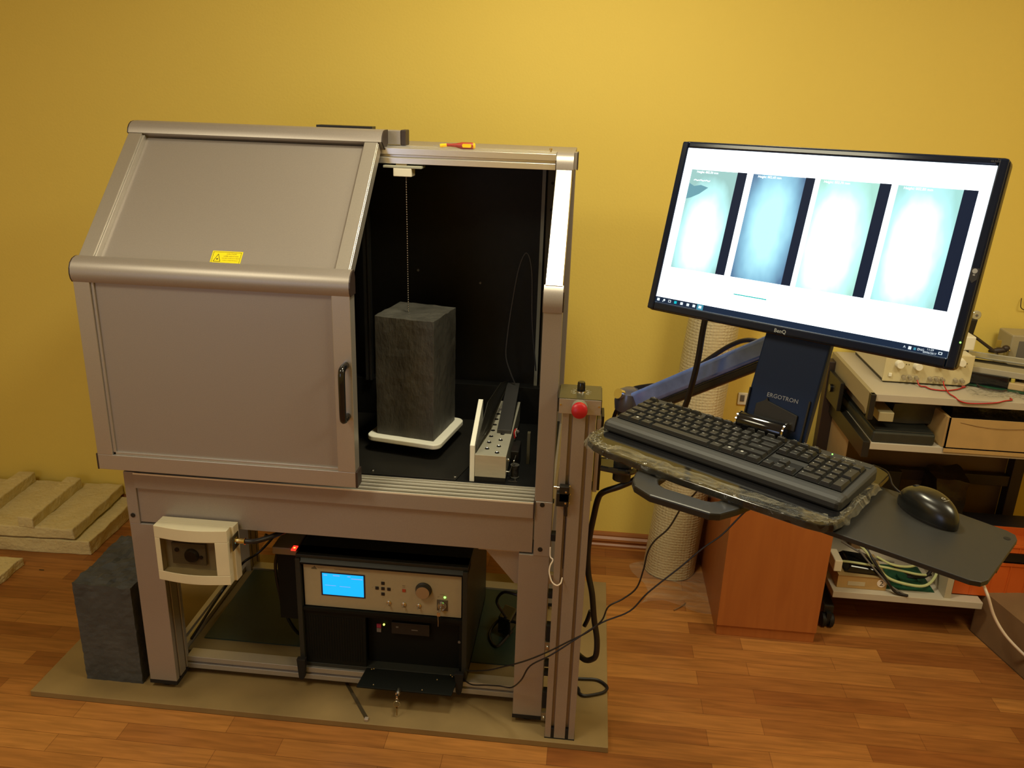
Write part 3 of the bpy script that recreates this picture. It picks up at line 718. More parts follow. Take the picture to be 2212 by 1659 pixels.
    MB().lathe((.889, y2 - .002, .210), (.889, y2 - .004, .210), [(.004, 0), (.004, 1)], 12).build('screw', GREY, cp)
    # lowered flap
    fl = MB().hexa([(.6190, .074, .0900), (.8880, .074, .0900), (.8800, .004, .0800), (.6080, .004, .0800), (.6190, .074, .0945), (.8880, .074, .0945), (.8800, .004, .0845), (.6080, .004, .0845)])
    fl = fl.build('lowered_flap', CASED, r, .001)
    for x, y, z in ((.655, .015, .087), (.795, .012, .087), (.830, .055, .092), (.645, .060, .105), (.637, .066, .098), (.872, .066, .098), (.868, .060, .108)):
        MB().ball((x, y, z), .0024, seg=8).build('flap_screw', STEEL, fl)
    MB().lathe((.730, .006, .0845), (.730, -.012, .0845), [(.008, 0), (.008, .7), (.006, 1)], 16).build('flap_lock', STEEL, fl)
rack()
r = thing('flap_keys', (.731, -.014, .0845), 'keys on a split ring hanging from the lowered rack flap lock', 'keys')
MB().box(.7285, .7335, -.024, -.012, .078, .088).build('lock_key', STEEL, r)
m_ = MB()
m_.tube([(.731 + math.cos(a * PI / 6) * .0035, -.024, .0755 + math.sin(a * PI / 6) * .0035) for a in range(12)], .0006, 5, 1, True)
m_.tube([(.731 + math.cos(a * PI / 6) * .0095, -.026, .0625 + math.sin(a * PI / 6) * .0095) for a in range(12)], .0006, 5, 1, True)
m_.build('split_ring', STEEL, r)
MB().box(.7293, .7327, -.0268, -.0253, .024, .053).lathe((.731, -.0252, .053), (.731, -.0268, .053), [(.0045, 0), (.0045, 1)], 12).build('hanging_key', mat('old_brass', (.35, .25, .10), .4, .8), r)
r = thing('switch_key', (.834, .062, .317), 'small key with wire tag hanging from the lit control panel lock', 'key')
MB().lathe((.8375, .0700, .3235), (.8340, .055, .3150), [(.0022, 0), (.0022, 1)], 8).box(.829, .838, .052, .0545, .305, .317).build('key_bow', STEEL, r)
MB().tube([(.8325, .053, .306), (.8322, .053, .296), (.8328, .053, .285), (.8325, .053, .272)], .0009, 5).build('tag_wire', STEEL, r)

# ---- power strip with red rocker, left of the rack case
r = thing('power_strip', (.40, .14, .43), 'beige power strip with glowing red rocker switch beside the rack case', 'power strip')
MB().box(.345, .418, .11, .30, .424, .447).build('strip_body', mat('dull_beige', (.22, .17, .09), .5), r, .003)
sw = MB().box(.405, .418, .098, .122, .4470, .4500).build('rocker_switch', LEDR, r, .0005)
MB().ball((.4115, .110, .4500), .0032, seg=10, sz=.4).build('switch_glow', LEDRC, sw)
MB().box(.350, .41, .13, .29, .2, .424).build('strip_holder', CASED, r)
# loose items on the green mat
tag(MB().tube([(.350, .16, .435), (.335, .15, .35), (.345, .17, .20), (.37, .20, .10), (.40, .22, .083)], .005, 8).build('black_lead', CABLE), 'black lead drooping from the beige power strip to the green mat', 'cable')
MBc = MB(); MBc.tube([(.42, .40, .53), (.34, .38, .45), (.26, .36, .345), (.2021, .35, .278), (.1596, .325, .252), (.115, .34, .190), (.078, .33, .135), (.070, .26, .118), (.068, .18, .105), (.066, .13, .096)], .0042, 8)
tag(MBc.build('power_cable', CABLE), 'thin black cable running diagonally down beside the left leg', 'cable')
g_ = []
for i, (pts, rad, lab) in enumerate((
    ([(.33, .24, .553), (.355, .25, .50), (.36, .26, .45), (.40, .27, .47), (.43, .28, .553)], .006, 'black cable looping under the cabinet, nearest the cream box'),
    ([(.40, .20, .553), (.385, .20, .51), (.36, .18, .47), (.33, .16, .45), (.31, .15, .46)], .005, 'black cable hanging behind the brass cable gland'),
    ([(.46, .19, .553), (.43, .18, .50), (.385, .17, .475), (.34, .17, .48), (.30, .17, .52)], .0055, 'black cable rising toward the top left of the rack case'))):
    tag(MB().tube(pts, rad, 8).build('machine_cable', CABLE), lab, 'cable', 'cables under the cabinet')
tag(MB().lathe((.355, .22, .475), (.355, .22, .553), [(.022, 0), (.024, .2), (.024, 1)], 18).build('cable_socket', mat('dark_socket', (.05, .045, .035), .5)), 'dark round cable socket under the apron right of the cream box', 'socket')
r = thing('power_adapter', (1.0, .30, .078), 'black adapter block with looped leads on the green mat beside right leg', 'adapter')
MB().hexa([(.975, .30, .09), (1.015, .28, .09), (1.03, .35, .09), (.99, .37, .09), (.975, .30, .15), (1.015, .28, .15), (1.03, .35, .15), (.99, .37, .15)]).build('adapter_body', BLACKG, r, .004)
MB().tube([(1.0, .30, .15), (.97, .30, .20), (.99, .28, .25), (1.03, .26, .26), (1.05, .26, .25)], .0045, 8).tube([(1.02, .30, .10), (.98, .24, .084), (.95, .30, .084), (.98, .36, .10), (1.04, .30, .13)], .0045, 8).build('adapter_lead', CABLE, r)

# ================================================================= CONTROL POST
def post():
    r = thing('control_post', (1.187, -.009, .018), 'slotted aluminium upright post with red emergency button, right of the cabinet', 'post')
    x0 = 1.1467
    P = slotpoly(x0, x0 + .08, -.049, .031, B=(x0 + .0205, x0 + .0595), L=(-.029, .011), R=(-.029, .011), w=.0088, d=.012)
    MB().prism(P, 'z', .0205, .9725).build('extrusion', ALUP, r, .0006)
    for c in (x0 + .0205, x0 + .0595):
        MB().box(c - .004, c + .004, -.0485, -.037, .0205, .050).build('slot_plug', BLACKR, r)
    MB().box(x0 - .001, x0 + .081, -.050, .032, .018, .0205).build('base_cap', BLACKR, r)
    MB().box(1.2290, 1.2395, -.040, .031, .765, .955).build('mounting_flange', ALUP, r, .0008)
    MB().box(1.2267, 1.2300, -.030, .020, .735, .765).build('flange_tab', WHITEP, r)
    cb = MB().box(1.1375, 1.2360, -.060, .040, .9725, 1.0095).build('control_box', ALU, r, .001)
    MB().box(1.1375, 1.2360, -.0595, .040, 1.0095, 1.0112).build('top_plate', mat('dark_olive_plate', (.085, .072, .035), .35, .3), cb)
    for x in (1.1415, 1.2310):
        MB().lathe((x, -.060, .995), (x, -.0630, .995), [(.0024, 0), (.0020, 1)], 10).build('cover_screw', BRASS, cb)
    MB().box(1.1345, 1.1375, -.055, .035, .975, 1.009).box(1.2360, 1.2375, -.055, .035, .975, 1.009).build('box_gasket', BLACKP, cb)
    MB().lathe((1.1860, -.060, .9905), (1.1860, -.076, .9925), [(.0185, 0), (.0185, .25), (.0150, .3), (.0150, 1)], 28).build('button_collar', mat('grey_collar', (.25, .25, .18), .4), cb)
    MB().lathe((1.1860, -.074, .9900), (1.1860, -.0960, .9930), [(.0150, 0), (.0188, .12), (.0192, .45), (.0178, .8), (.0130, .97), (.0001, 1)], 36).build('emergency_button', RED, cb)
    MB().lathe((1.1870, -.010, 1.0110), (1.1870, -.010, 1.0145), [(.0105, 0), (.009, 1)], 20).build('knob_nut', STEEL, cb)
    MB().lathe((1.1870, -.010, 1.0145), (1.1870, -.010, 1.0370), [(.0100, 0), (.0100, .1), (.0092, .85), (.0078, 1)], 20).build('dial_knob', BLACKG, cb)
    dm = MB()
    for k in range(11):
        a = R_(-220 + 26 * k); dm.box(.0150, .0205, -.0006, .0006, 0, .0003, 0, T(1.187, -.010, 1.0111) @ Rz(a + PI))
        dm.text(str(k), .0048, T(1.187 + .0235 * math.cos(a + PI), -.010 + .0235 * math.sin(a + PI), 1.0114))
    dm.build('dial_scale', LEG, cb, calc=False)
    ms = MB().box(1.1500, 1.1735, -.0680, -.0495, .7460, .7860).box(1.1435, 1.1735, -.0680, -.0495, .7330, .7680).build('limit_switch', BLACKP, r, .001)
    for z in (.773, .743): MB().lathe((1.1660, -.068, z), (1.1660, -.0695, z), [(.0030, 0), (.0025, 1)], 12).build('switch_screw', STEEL, ms)
    for z, x in ((.786, 1.1745), (.764, 1.1755), (.741, 1.1745)): MB().ball((x, -.060, z), .0026, seg=8).build('switch_contact', BRASS, ms)
    MB().lathe((1.1500, -.058, .7790), (1.1360, -.058, .7790), [(.0022, 0), (.0022, .5), (.0035, .55), (.0035, 1)], 12).build('switch_plunger', STEEL, ms)
    MB().tube([(1.166, -.058, .733), (1.167, -.056, .715), (1.1685, -.048, .700)], .0042, 8, 4).tube([(1.1680, -.050, .705), (1.1685, -.0495, .62), (1.1685, -.0495, .55)], .0012, 5, 3).build('switch_lead', CABLE, r)
    MB().tube([(1.1345, -.035, .60), (1.1360, -.04, .5765), (1.1430, -.045, .5700), (1.1370, -.05, .556), (1.1360, -.055, .538), (1.1440, -.062, .517), (1.1570, -.065, .510), (1.1660, -.062, .5155), (1.1690, -.048, .523)], .0019, 8).build('white_lead', WHITEC, r)
    for z in (.487, .2796, .036 + .012):
        b_ = MB().box(1.1330, 1.1465, -.005, .012, z - .012, z + .014).build('clamp_bracket', mat('dull_zinc', (.30, .25, .17), .35, .7), r)
        MB().lathe((1.1400, -.005, z), (1.1400, -.0095, z), [(.0045, 0), (.0045, .5), (.003, 1)], 12).build('clamp_bolt', STEEL, b_)
    for z0, z1 in ((.2975, .3440), (.0780, .1300), (.215, .225), (.185, .193), (.43, .445), (.60, .618)):
        MB().box(1.1340, 1.1462, -.004, .020, z0, z1).build('clamp_spacer', BLACKR, r)
    return r
post()

# ================================================================= BOARD UNDER THE CABINET
tag(MB().rough(-.3290, 1.3200, -.0640, .7530, 0.0, .018, .05, .0, 1, sm=False).build('floor_board', MDF, None, .0012), 'large thin olive brown fibreboard sheet under the scanner cabinet on the floor', 'board')
c = MB()
c.rough(-.2010, -.0300, .0080, .2700, .018, .3400, .0107, .0022, 5, sm=False, freq=1.6)
blk = c
for i, v in enumerate(blk.v):
    if v.z > .325:
        n1 = noise.noise(Vector((v.x * 28, v.y * 28, 3))); n2 = noise.noise(Vector((v.x * 70, v.y * 70, 8)))
        v.z += n1 * .007 + n2 * .005 + max(0, (v.y - .02)) * .03
tag(blk.build('concrete_block', CONC2), 'grey concrete block with rough broken top standing on board left of the cabinet leg', 'concrete block', 'dark concrete blocks')
r = thing('strip_and_shadow', (.60, .02, .018), 'thin dark bar, strip and its shadow in one, with bright tip lying on the board below the rack case', 'bar')
MB().hexa([(.549, .088, .0185), (.557, .091, .0185), (.655, -.044, .0185), (.647, -.049, .0185), (.549, .088, .0215), (.557, .091, .0215), (.655, -.044, .0215), (.647, -.049, .0215)]).build('bar', mat('strip_shadow_tone', (.10, .075, .04), .35, .6), r)  # dark tone takes in a narrow strip and the shadow beside it
MB().box(.6455, .6560, -.056, -.045, .0185, .0265).build('bar_tip', mat('pale_tip', (.5, .42, .36), .4, .5), r, .001)

# ================================================================= WORKSTATION (monitor arm frame L)
L0 = T(1.2252, -.4445, 1.090) @ Rz(-.600)
MONM = T(1.5554, -.4056, 1.4491) @ Rz(-.6297) @ Ry(-.0135) @ Rx(PI / 2 - .2635)     # x right, y up, z towards the viewer
def arm():
    r = thing('articulated_arm', (1.245, 0, .80), 'black combo monitor arm with spring link, keyboard tray, handle and mouse shelf', 'monitor arm')
    # wall-side bracket and extension
    MB().box(1.2395, 1.2460, -.030, .030, .765, .960).build('column_bracket', BLACKP, r, .001)
    e = MB()
    e.tube([(1.246, 0, .835), (1.30, -.002, .835), (1.322, -.010, .835), (1.330, -.035, .835), (1.322, -.058, .835), (1.30, -.066, .835), (1.246, -.05, .835)], .007, 8, 6)
    e.box(1.246, 1.312, -.052, .0, .836, .840)
    e.build('extension_link', BLACKG, r)
    MB().cyl((1.298, -.028, .80), (1.298, -.028, 1.005), .022, seg=28).build('pivot_post', BLACKP, r)
    MB().lathe((1.302, -.032, .985), (1.302, -.032, 1.035), [(.034, 0), (.036, .4), (.030, .85), (.016, 1)], 28).build('pivot_cap', mat('blue_grey_cap', (.06, .06, .085), .22, .3), r)
    MB().lathe((1.285, -.045, 1.022), (1.272, -.058, 1.030), [(.012, 0), (.012, 1)], 18).build('pivot_screw', CHROME, r)
    # spring link
    a = Vector((1.318, -.048, 1.010)); b = Vector((1.600, -.330, 1.272))
    d = (b - a).normalized(); side = Vector((1, 1, 0)).normalized(); up = side.cross(d).normalized()
    if up.z < 0: up = -up
    AM = Matrix(((d.x, side.x, up.x, a.x), (d.y, side.y, up.y, a.y), (d.z, side.z, up.z, a.z), (0, 0, 0, 1)))
    Ln = (b - a).length
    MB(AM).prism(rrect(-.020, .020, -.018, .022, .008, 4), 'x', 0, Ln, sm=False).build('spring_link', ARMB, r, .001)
    MB(AM).prism(rrect(-.017, .017, -.036, -.019, .005, 3), 'x', .05, Ln).build('link_channel', BLACKP, r)
    MB(AM).prism([(-.034, -.020), (.016, -.020), (.016, .014), (.0, .022), (-.020, .020), (-.034, .006)], 'y', -.020, .020).build('link_end', mat('blue_grey_plastic', (.07, .07, .10), .3, .3), r, .003)
    MB(AM).box(Ln - .045, Ln + .02, -.024, .024, -.034, .026).build('link_end', BLACKP, r, .004)
    MB().lathe((1.602, -.332, 1.13), (1.602, -.332, 1.34), [(.020, 0), (.020, 1)], 24).build('rear_pivot', BLACKP, r)
    # tall column behind keyboard, parallel with monitor
    col = MB(MONM)
    col.hexa([(-.0530, -.3420, -.050), (.0700, -.3420, -.050), (.0790, -.060, -.050), (-.0400, -.060, -.050), (-.0530, -.3420, -.032), (.0700, -.3420, -.032), (.0790, -.060, -.032), (-.0400, -.060, -.032)])
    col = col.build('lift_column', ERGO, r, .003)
    for s_ in (-1, 1):
        cx = .0085 + s_ * .0560
        MB(MONM).box(cx - .0015, cx + .0015, -.3420, -.266, -.033, -.0275).build('column_rib', BLACKP, col, .0008)
    MB(MONM).text('ERGOTRON', .0108, T(.0145, -.2720, -.0312)).build('brand_lettering', mat('dim_logo', (.34, .37, .44), .35, .3), col, calc=False)
    MB(MONM).prism([(-.030, -.325), (.050, -.325), (.050, -.296), (-.008, -.283), (-.0118, -.277), (-.0156, -.283), (-.030, -.292)], 'z', -.033, -.0275).build('cable_hook', BLACKP, col, .001)
    # tilt grip
    c0 = Vector((1.4790, -.4380, 1.1270)); c1 = Vector((1.5490, -.4860, 1.1270))
    MB().lathe(c0, c1, [(.0165, 0), (.0175, .04), (.0175, .96), (.0165, 1)], 28).build('tilt_grip', BLACKG, r)
    dd_ = (c1 - c0).normalized()
    for p, q in ((c0, -1), (c1, 1)):
        MB().lathe(p, p + dd_ * q * .0028, [(.0180, 0), (.0180, 1)], 28).build('chrome_ring', CHROME, r)
    MB(L0).box(.150, .310, .160, .215, -.020, -.002).build('tray_bracket', BLACKP, r, .002)
    # keyboard tray
    P = [(-.004, -.012), (-.001, -.030), (.010, -.050), (.030, -.062), (.060, -.070), (.210, -.0785), (.350, -.0780), (.425, -.0770), (.446, -.0730), (.460, -.058), (.466, -.030), (.464, .190), (.440, .205), (.020, .205), (-.004, .190)]
    MB(L0).prism(P, 'z', -.012, .0).build('keyboard_tray', BLACKG, r, .0015)
    U = [(.128, -.050), (.133, -.085), (.145, -.113), (.158, -.128), (.195, -.141), (.296, -.130), (.309, -.120), (.322, -.085), (.330, -.050), (.288, -.050), (.286, -.082), (.278, -.093), (.268, -.096), (.200, -.101), (.186, -.096), (.178, -.085), (.176, -.050)]
    MB(L0).prism(U, 'z', -.026, -.0125).build('tray_handle', BLACKP, r, .003)
    mt_ = MB(L0).prism([(.420, -.045), (.645, -.049), (.658, -.044), (.664, -.030), (.671, .125), (.666, .140), (.652, .147), (.505, .168), (.420, .170)], 'z', -.026, -.018)
    mt_ = mt_.build('mouse_shelf', mat('grey_mouse_shelf', (.020, .019, .017), .45, spec=.35, noise_amt=.05, noise_scale=200), r, .001)
    MB(L0).lathe((.6585, .118, -.018), (.6585, .118, -.0176), [(.005, 0), (.005, 1)], 14).build('shelf_hole', BLACKM, mt_)
    MB(L0).box(.664, .666, .02, .10, -.030, -.020).build('edge_slot', BLACKP, mt_)
    # crinkled film left on the tray
    random.seed(4)
    def ribbon(path, w0, w1, amp, drop, seed):
        Pp = catmull(path, 10); N = len(Pp) - 1; m = 10
        def fn(u, v):
            i = min(N, int(round(u * N))); p = Pp[i]; q = Pp[min(N, i + 1)] - Pp[max(0, i - 1)]; nrm = Vector((-q.y, q.x, 0)).normalized()
            t = -w0 + (w0 + w1) * v + .004 * noise.noise(Vector((i * .35, seed, 0)))
            z = amp * abs(noise.noise(Vector((i * .30 + v * 1.5, v * 3.6, seed)))) ** .7 + .0007
            if t < 0: z = z * .4 - drop * min(1, -t / w0)
            return p + nrm * t + Vector((0, 0, z))
        MB(L0).grid(fn, N, m).build('protective_film', FILM, r, calc=False)
    ribbon([(.060, -.070, .0), (.15, -.0755, .0), (.21, -.0785, .0), (.35, -.0780, .0), (.425, -.0770, .0), (.455, -.065, 0)], .004, .034, .005, .012, 2)
    ribbon([(-.004, .03, .0), (-.004, -.012, .0), (.000, -.035, .0), (.010, -.050, .0), (.030, -.062, .0), (.060, -.070, 0)], .006, .020, .008, .012, 5)
    ribbon([(.458, -.060, .0), (.466, -.030, .0), (.4655, .05, .0), (.465, .13, 0)], .005, .012, .007, .006, 8)
    return r
arm()

# ---- monitor
def monitor():
    r = thing('monitor', (1.5554, -.4056, 1.29), 'large black widescreen monitor showing four pale blue scan images, tilted on the arm', 'monitor')
    b = MB(MONM)
    X, Y0, Y1 = .2815, -.1640, .1635
    x, y0, y1 = .2656, -.1470, .1500
    out = rrect(-X, X, Y0, Y1, .010, 4); 
    b.box(-X + .002, -x, Y0 + .002, Y1 - .002, -.022, .003); b.box(x, X - .002, Y0 + .002, Y1 - .002, -.022, .003)
    b.box(-x, x, Y0 + .002, y0, -.022, .003); b.box(-x, x, y1, Y1 - .002, -.022, .003)
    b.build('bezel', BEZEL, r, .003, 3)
    MB(MONM).prism(out, 'z', -.020, -.0035).build('bezel_rim', mat('monitor_rim', (.010, .010, .013), .2), r, .002)
    h = MB(MONM).hexa([(-.26, -.145, -.022), (.26, -.145, -.022), (.26, .145, -.022), (-.26, .145, -.022), (-.20, -.10, -.042), (.20, -.10, -.042), (.20, .11, -.042), (-.20, .11, -.042)])
    h.build('back_shell', BLACKP, r, .004)
    MB(MONM).box(-.05, .05, -.10, .06, -.058, -.040).build('mounting_plate', BLACKP, r, .002)
    # the screen: what it shows
    def emis(name, col, s):
        m = bpy.data.materials.new(name); m.use_nodes = True; nt = m.node_tree; bb = nt.nodes['Principled BSDF']
        bb.inputs['Base Color'].default_value = (.003, .003, .003, 1); bb.inputs['Roughness'].default_value = .5; bb.inputs['Specular IOR Level'].default_value = .12
        bb.inputs['Emission Color'].default_value = (*col, 1); bb.inputs['Emission Strength'].default_value = s
        return m
    WH = emis('screen_white', (.84, .94, 1.0), 2.6)
    s = MB(MONM).box(-x, x, y0, y1, -.004, .0).build('screen', WH, r)
    DK = emis('screen_dark_blue', (.0045, .012, .033), 1.0)
    def scan(name, base, lo, hi, cx, cy, rx, ry):
        m = bpy.data.materials.new(name); m.use_nodes = True; nt = m.node_tree; L = nt.links.new; bb = nt.nodes['Principled BSDF']
        bb.inputs['Base Color'].default_value = (.005, .005, .005, 1)
        tc = nt.nodes.new('ShaderNodeTexCoord'); mp = nt.nodes.new('ShaderNodeMapping')
        mp.inputs['Location'].default_value = (-cx / rx, -cy / ry, 0); mp.inputs['Scale'].default_value = (1 / rx, 1 / ry, 0)
        uv = nt.nodes.new('ShaderNodeUVMap'); L(uv.outputs[0], mp.inputs[0])
        g = nt.nodes.new('ShaderNodeVectorMath'); g.operation = 'LENGTH'; L(mp.outputs[0], g.inputs[0])
        n = nt.nodes.new('ShaderNodeTexNoise'); n.inputs['Scale'].default_value = 3.0; L(uv.outputs[0], n.inputs['Vector'])
        ad = nt.nodes.new('ShaderNodeMath'); ad.operation = 'MULTIPLY_ADD'; ad.inputs[1].default_value = .35; L(n.outputs[0], ad.inputs[0]); L(g.outputs['Value'], ad.inputs[2])
        sub = nt.nodes.new('ShaderNodeMath'); sub.operation = 'SUBTRACT'; sub.inputs[1].default_value = .17; L(ad.outputs[0], sub.inputs[0]); ad = sub
        cr = nt.nodes.new('ShaderNodeValToRGB'); cr.color_ramp.elements[0].position = .38; cr.color_ramp.elements[0].color = (*hi, 1)
        cr.color_ramp.elements[1].position = 1.25 if False else 1.0; cr.color_ramp.elements[1].color = (*lo, 1)
        e2 = cr.color_ramp.elements.new(.72); e2.color = (*base, 1)
        L(ad.outputs[0], cr.inputs[0]); L(cr.outputs[0], bb.inputs['Emission Color']); bb.inputs['Emission Strength'].default_value = 1.15
        return m
    pal = ((.50, .95, .95), (.28, .52, .50), (1.15, 1.45, 1.4)), ((.22, .50, .68), (.06, .16, .30), (.50, .98, 1.10)), ((.55, 1.0, .98), (.36, .70, .60), (1.35, 1.55, 1.5)), ((.50, .95, 1.0), (.34, .68, .64), (1.3, 1.5, 1.5))
    cen = ((.50, .35, .62, .62), (.50, .52, .60, .75), (.42, .42, .66, .72), (.45, .45, .62, .72))
    for i, (a, b_) in enumerate(((-.2480, -.1530), (-.1220, -.0240), (.0020, .1015), (.1305, .2282))):
        m = scan('scan_image_%d' % i, *pal[i], *cen[i])
        q = MB(MONM); q.add([(a, -.0765, .0005), (b_, -.0765, .0005), (b_, .1108, .0005), (a, .1108, .0005)], [(0, 1, 2, 3)])
        o = q.build('scan_image', m, s, calc=False)
        uvl = o.data.uv_layers.new(name='UVMap')
        for li, uv in zip(range(4), ((0, 0), (1, 0), (1, 1), (0, 1))): uvl.data[li].uv = uv
    st = MB(MONM)
    for a, b_ in ((-.1530, -.1342), (-.0240, -.0072), (.1015, .1202), (.2282, .2490)): st.add([(a, -.0765, .0005), (b_, -.0765, .0005), (b_, .1112, .0005), (a, .1112, .0005)], [(0, 1, 2, 3)])
    st.build('black_strip', DK, s, calc=False)
    t = MB(MONM)
    for k, xx in enumerate((-.214, -.090, .031, .162)): t.text('Height: 002.%d0 mm' % (5 + k), .0058, T(xx, .1068, .0008))
    t.text('~~~', .020, T(-.222, .092, .0008))
    t.build('image_caption', WH, s, calc=False)
    w1 = MB(MONM); w1.add([(-.247, .085, .0008), (-.236, .080, .0008), (-.222, .083, .0008), (-.206, .079, .0008), (-.222, .066, .0008), (-.238, .058, .0008), (-.2475, .055, .0008)], [tuple(range(7))])
    w1.build('image_shadow', emis('image_shadow_blue', (.16, .38, .45), 1.0), s, calc=False)
    MB(MONM).box(-.1074, -.0437, -.1076, -.1056, .0002, .0006).build('progress_bar', emis('screen_teal', (.01, .55, .50), 1.0), s)
    tb = MB(MONM).box(-x, x, y0, -.1362, .0002, .0006)
    TBM = emis('taskbar_blue', (.006, .020, .050), 1.0)
    for k, xx in enumerate((-.259, -.246, -.234, -.221, -.2075, -.194, -.181, -.168)):
        mi = 2 if k == 3 else 1
        if k == 1: tb.lathe((xx, -.1410, .0006), (xx, -.1410, .0008), [(.0022, 0), (.0022, 1), (.0015, 1)], 12, 1).box(xx - .0035, xx - .0015, -.1445, -.1430, .0006, .0008, 1)
        elif k == 2: tb.box(xx - .0028, xx + .0028, -.1438, -.1392, .0006, .0008, 1).box(xx - .0019, xx + .0019, -.1430, -.1400, .0008, .0010, 0)
        elif k == 7: tb.box(xx - .0065, xx + .0065, -.1468, -.1366, .0006, .0007, 3).box(xx - .003, xx + .003, -.1440, -.1390, .0007, .0009, 1)
        else: tb.box(xx - .0027, xx + .0027, -.1440, -.1390, .0006, .0008, mi)
    tb.text('^', .009, MONM.inverted() @ MONM @ T(.2010, -.1432, .0008), 1)
    tb.box(.2070, .2115, -.1445, -.1395, .0006, .0008, 1).box(.2150, .2185, -.1440, -.1400, .0006, .0008, 3)
    tb.text('ENG', .0052, T(.2258, -.1418, .0008), 1)
    tb.text('11:29', .0047, T(.2395, -.1392, .0008), 1).text('20/06/2017', .0044, T(.2395, -.1442, .0008), 1)
    tb.box(.2520, .2575, -.1436, -.1396, .0006, .0008, 1).box(.2530, .2565, -.1428, -.1404, .0008, .0010, 0)
    tb.build('taskbar', [TBM, emis('screen_icon', (.75, .85, .9), 1.2), emis('screen_cyan', (.0, .55, .65), 1.0), emis('screen_highlight', (.05, .30, .42), 1.0)], s, calc=False)
    MB(MONM).text('BenQ', .0094, T(-.0045, -.1566, .0034)).build('brand_lettering', mat('silver_logo', (.50, .56, .62), .3, .5), r, calc=False)
    MB(MONM).text('GL2450', .0042, T(.262, .1560, .0034)).build('model_lettering', mat('dim_print', (.10, .10, .10), .5), r, calc=False)
    bd = MB(MONM).prism([(.2675, -.022), (.2727, -.028), (.2785, -.022), (.2785, -.005), (.2675, -.005)], 'z', .003, .0034)
    bd.build('badge_film', mat('badge_grey', (.03, .03, .035), .25), r)
    MB(MONM).lathe((.2730, -.0095, .0034), (.2730, -.0095, .0037), [(.0038, 0), (.0038, 1), (.0028, 1)], 16).box(.2715, .2745, -.0165, -.0145, .0034, .0037).build('badge_mark', mat('badge_print', (.35, .35, .36), .5), r)
    MB(MONM).ball((.2785, -.1195, .002), .0016, seg=8).build('power_light', LEDG, r)
    return r
monitor()
# monitor cables
tag(MB().tube([(1.450, -.245, 1.36), (1.430, -.243, 1.29), (1.4235, -.243, 1.25), (1.4195, -.239, 1.17), (1.4110, -.233, 1.10), (1.4020, -.226, 1.05), (1.398, -.21, .98)], .0062, 10).build('monitor_cable', CABLE), 'thick black cable dropping from the monitor behind the keyboard', 'cable')
tag(MB().tube([(1.262, .02, .88), (1.272, .022, .945), (1.2860, .012, .985), (1.300, .0, 1.0150), (1.3130, -.012, 1.0300), (1.345, -.045, 1.0500), (1.3786, -.079, 1.0680), (1.405, -.105, 1.0950), (1.4296, -.13, 1.1230), (1.4621, -.162, 1.1650), (1.4921, -.192, 1.2000), (1.520, -.220, 1.2200), (1.570, -.270, 1.232), (1.585, -.29, 1.30)], .0050, 10).build('arm_cable', CABLE), 'black cable curving above the spring link from post to monitor', 'cable')
tag(MB().tube([(1.352, -.10, .905), (1.345, -.05, .850), (1.337, .0, .792), (1.30, .005, .765), (1.258, .01, .742), (1.246, .02, .715), (1.2390, .03, .66), (1.233, .04, .60), (1.231, .04, .545), (1.236, .035, .49), (1.2490, .02, .44), (1.2590, .01, .37), (1.2700, .0, .315), (1.2710, -.005, .27), (1.262, .0, .25), (1.243, .01, .238), (1.215, .045, .235)], .0078, 10).build('arm_cable', CABLE), 'thickest black cable sagging from under the tray down beside the aluminium post', 'cable')
tag(MB().tube([(1.250, .06, .36), (1.243, .06, .33), (1.236, .06, .31)], .006, 8).build('arm_cable', CABLE), 'short black cable piece slanting behind the post above the board', 'cable')
tag(MB().tube([(1.195, .20, .0235), (1.2436, .203, .0235), (1.2891, .204, .0235), (1.316, .182, .0235), (1.3166, .163, .0235), (1.300, .146, .0235), (1.2557, .129, .0235), (1.238, .137, .0235), (1.232, .160, .0235), (1.20, .18, .0235)], .0045, 8).build('floor_cable', CABLE), 'black cable loop lying on the board at the foot of the post', 'cable')
tag(MB().tube([(1.47, -.22, .93), (1.462, -.15, .84), (1.4416, -.10, .7765), (1.415, -.10, .7154), (1.385, -.10, .678), (1.3710, -.10, .645), (1.3648, -.10, .597), (1.3523, -.10, .544), (1.322, -.10, .510), (1.2880, -.10, .484), (1.2743, -.10, .4427), (1.242, -.10, .4053), (1.195, -.095, .368), (1.1516, -.09, .3328), (1.1047, -.08, .296), (1.0645, -.065, .2644), (1.0227, -.03, .2212), (.9885, .0, .1852), (.953, .03, .1549), (.9196, .055, .1318), (.905, .066, .128)], .0021, 8).build('usb_cable', CABLE), 'thin black cable crossing the post and right leg, the upper of two', 'cable')
tag(MB().tube([(1.63, -.19, .87), (1.61, -.14, .82), (1.5863, -.10, .773), (1.5404, -.10, .708), (1.500, -.10, .668), (1.4522, -.10, .612), (1.3813, -.10, .5335), (1.3406, -.10, .476), (1.2748, -.10, .436), (1.2143, -.10, .3817), (1.1525, -.10, .3262), (1.1007, -.09, .280), (1.078, -.08, .225), (1.0497, -.03, .1578), (1.0163, -.01, .1426), (.9746, .02, .1169), (.9329, .04, .0977), (.905, .064, .092)], .0021, 8).build('usb_cable', CABLE), 'thin black cable crossing the post and right leg, the lower of two', 'cable')

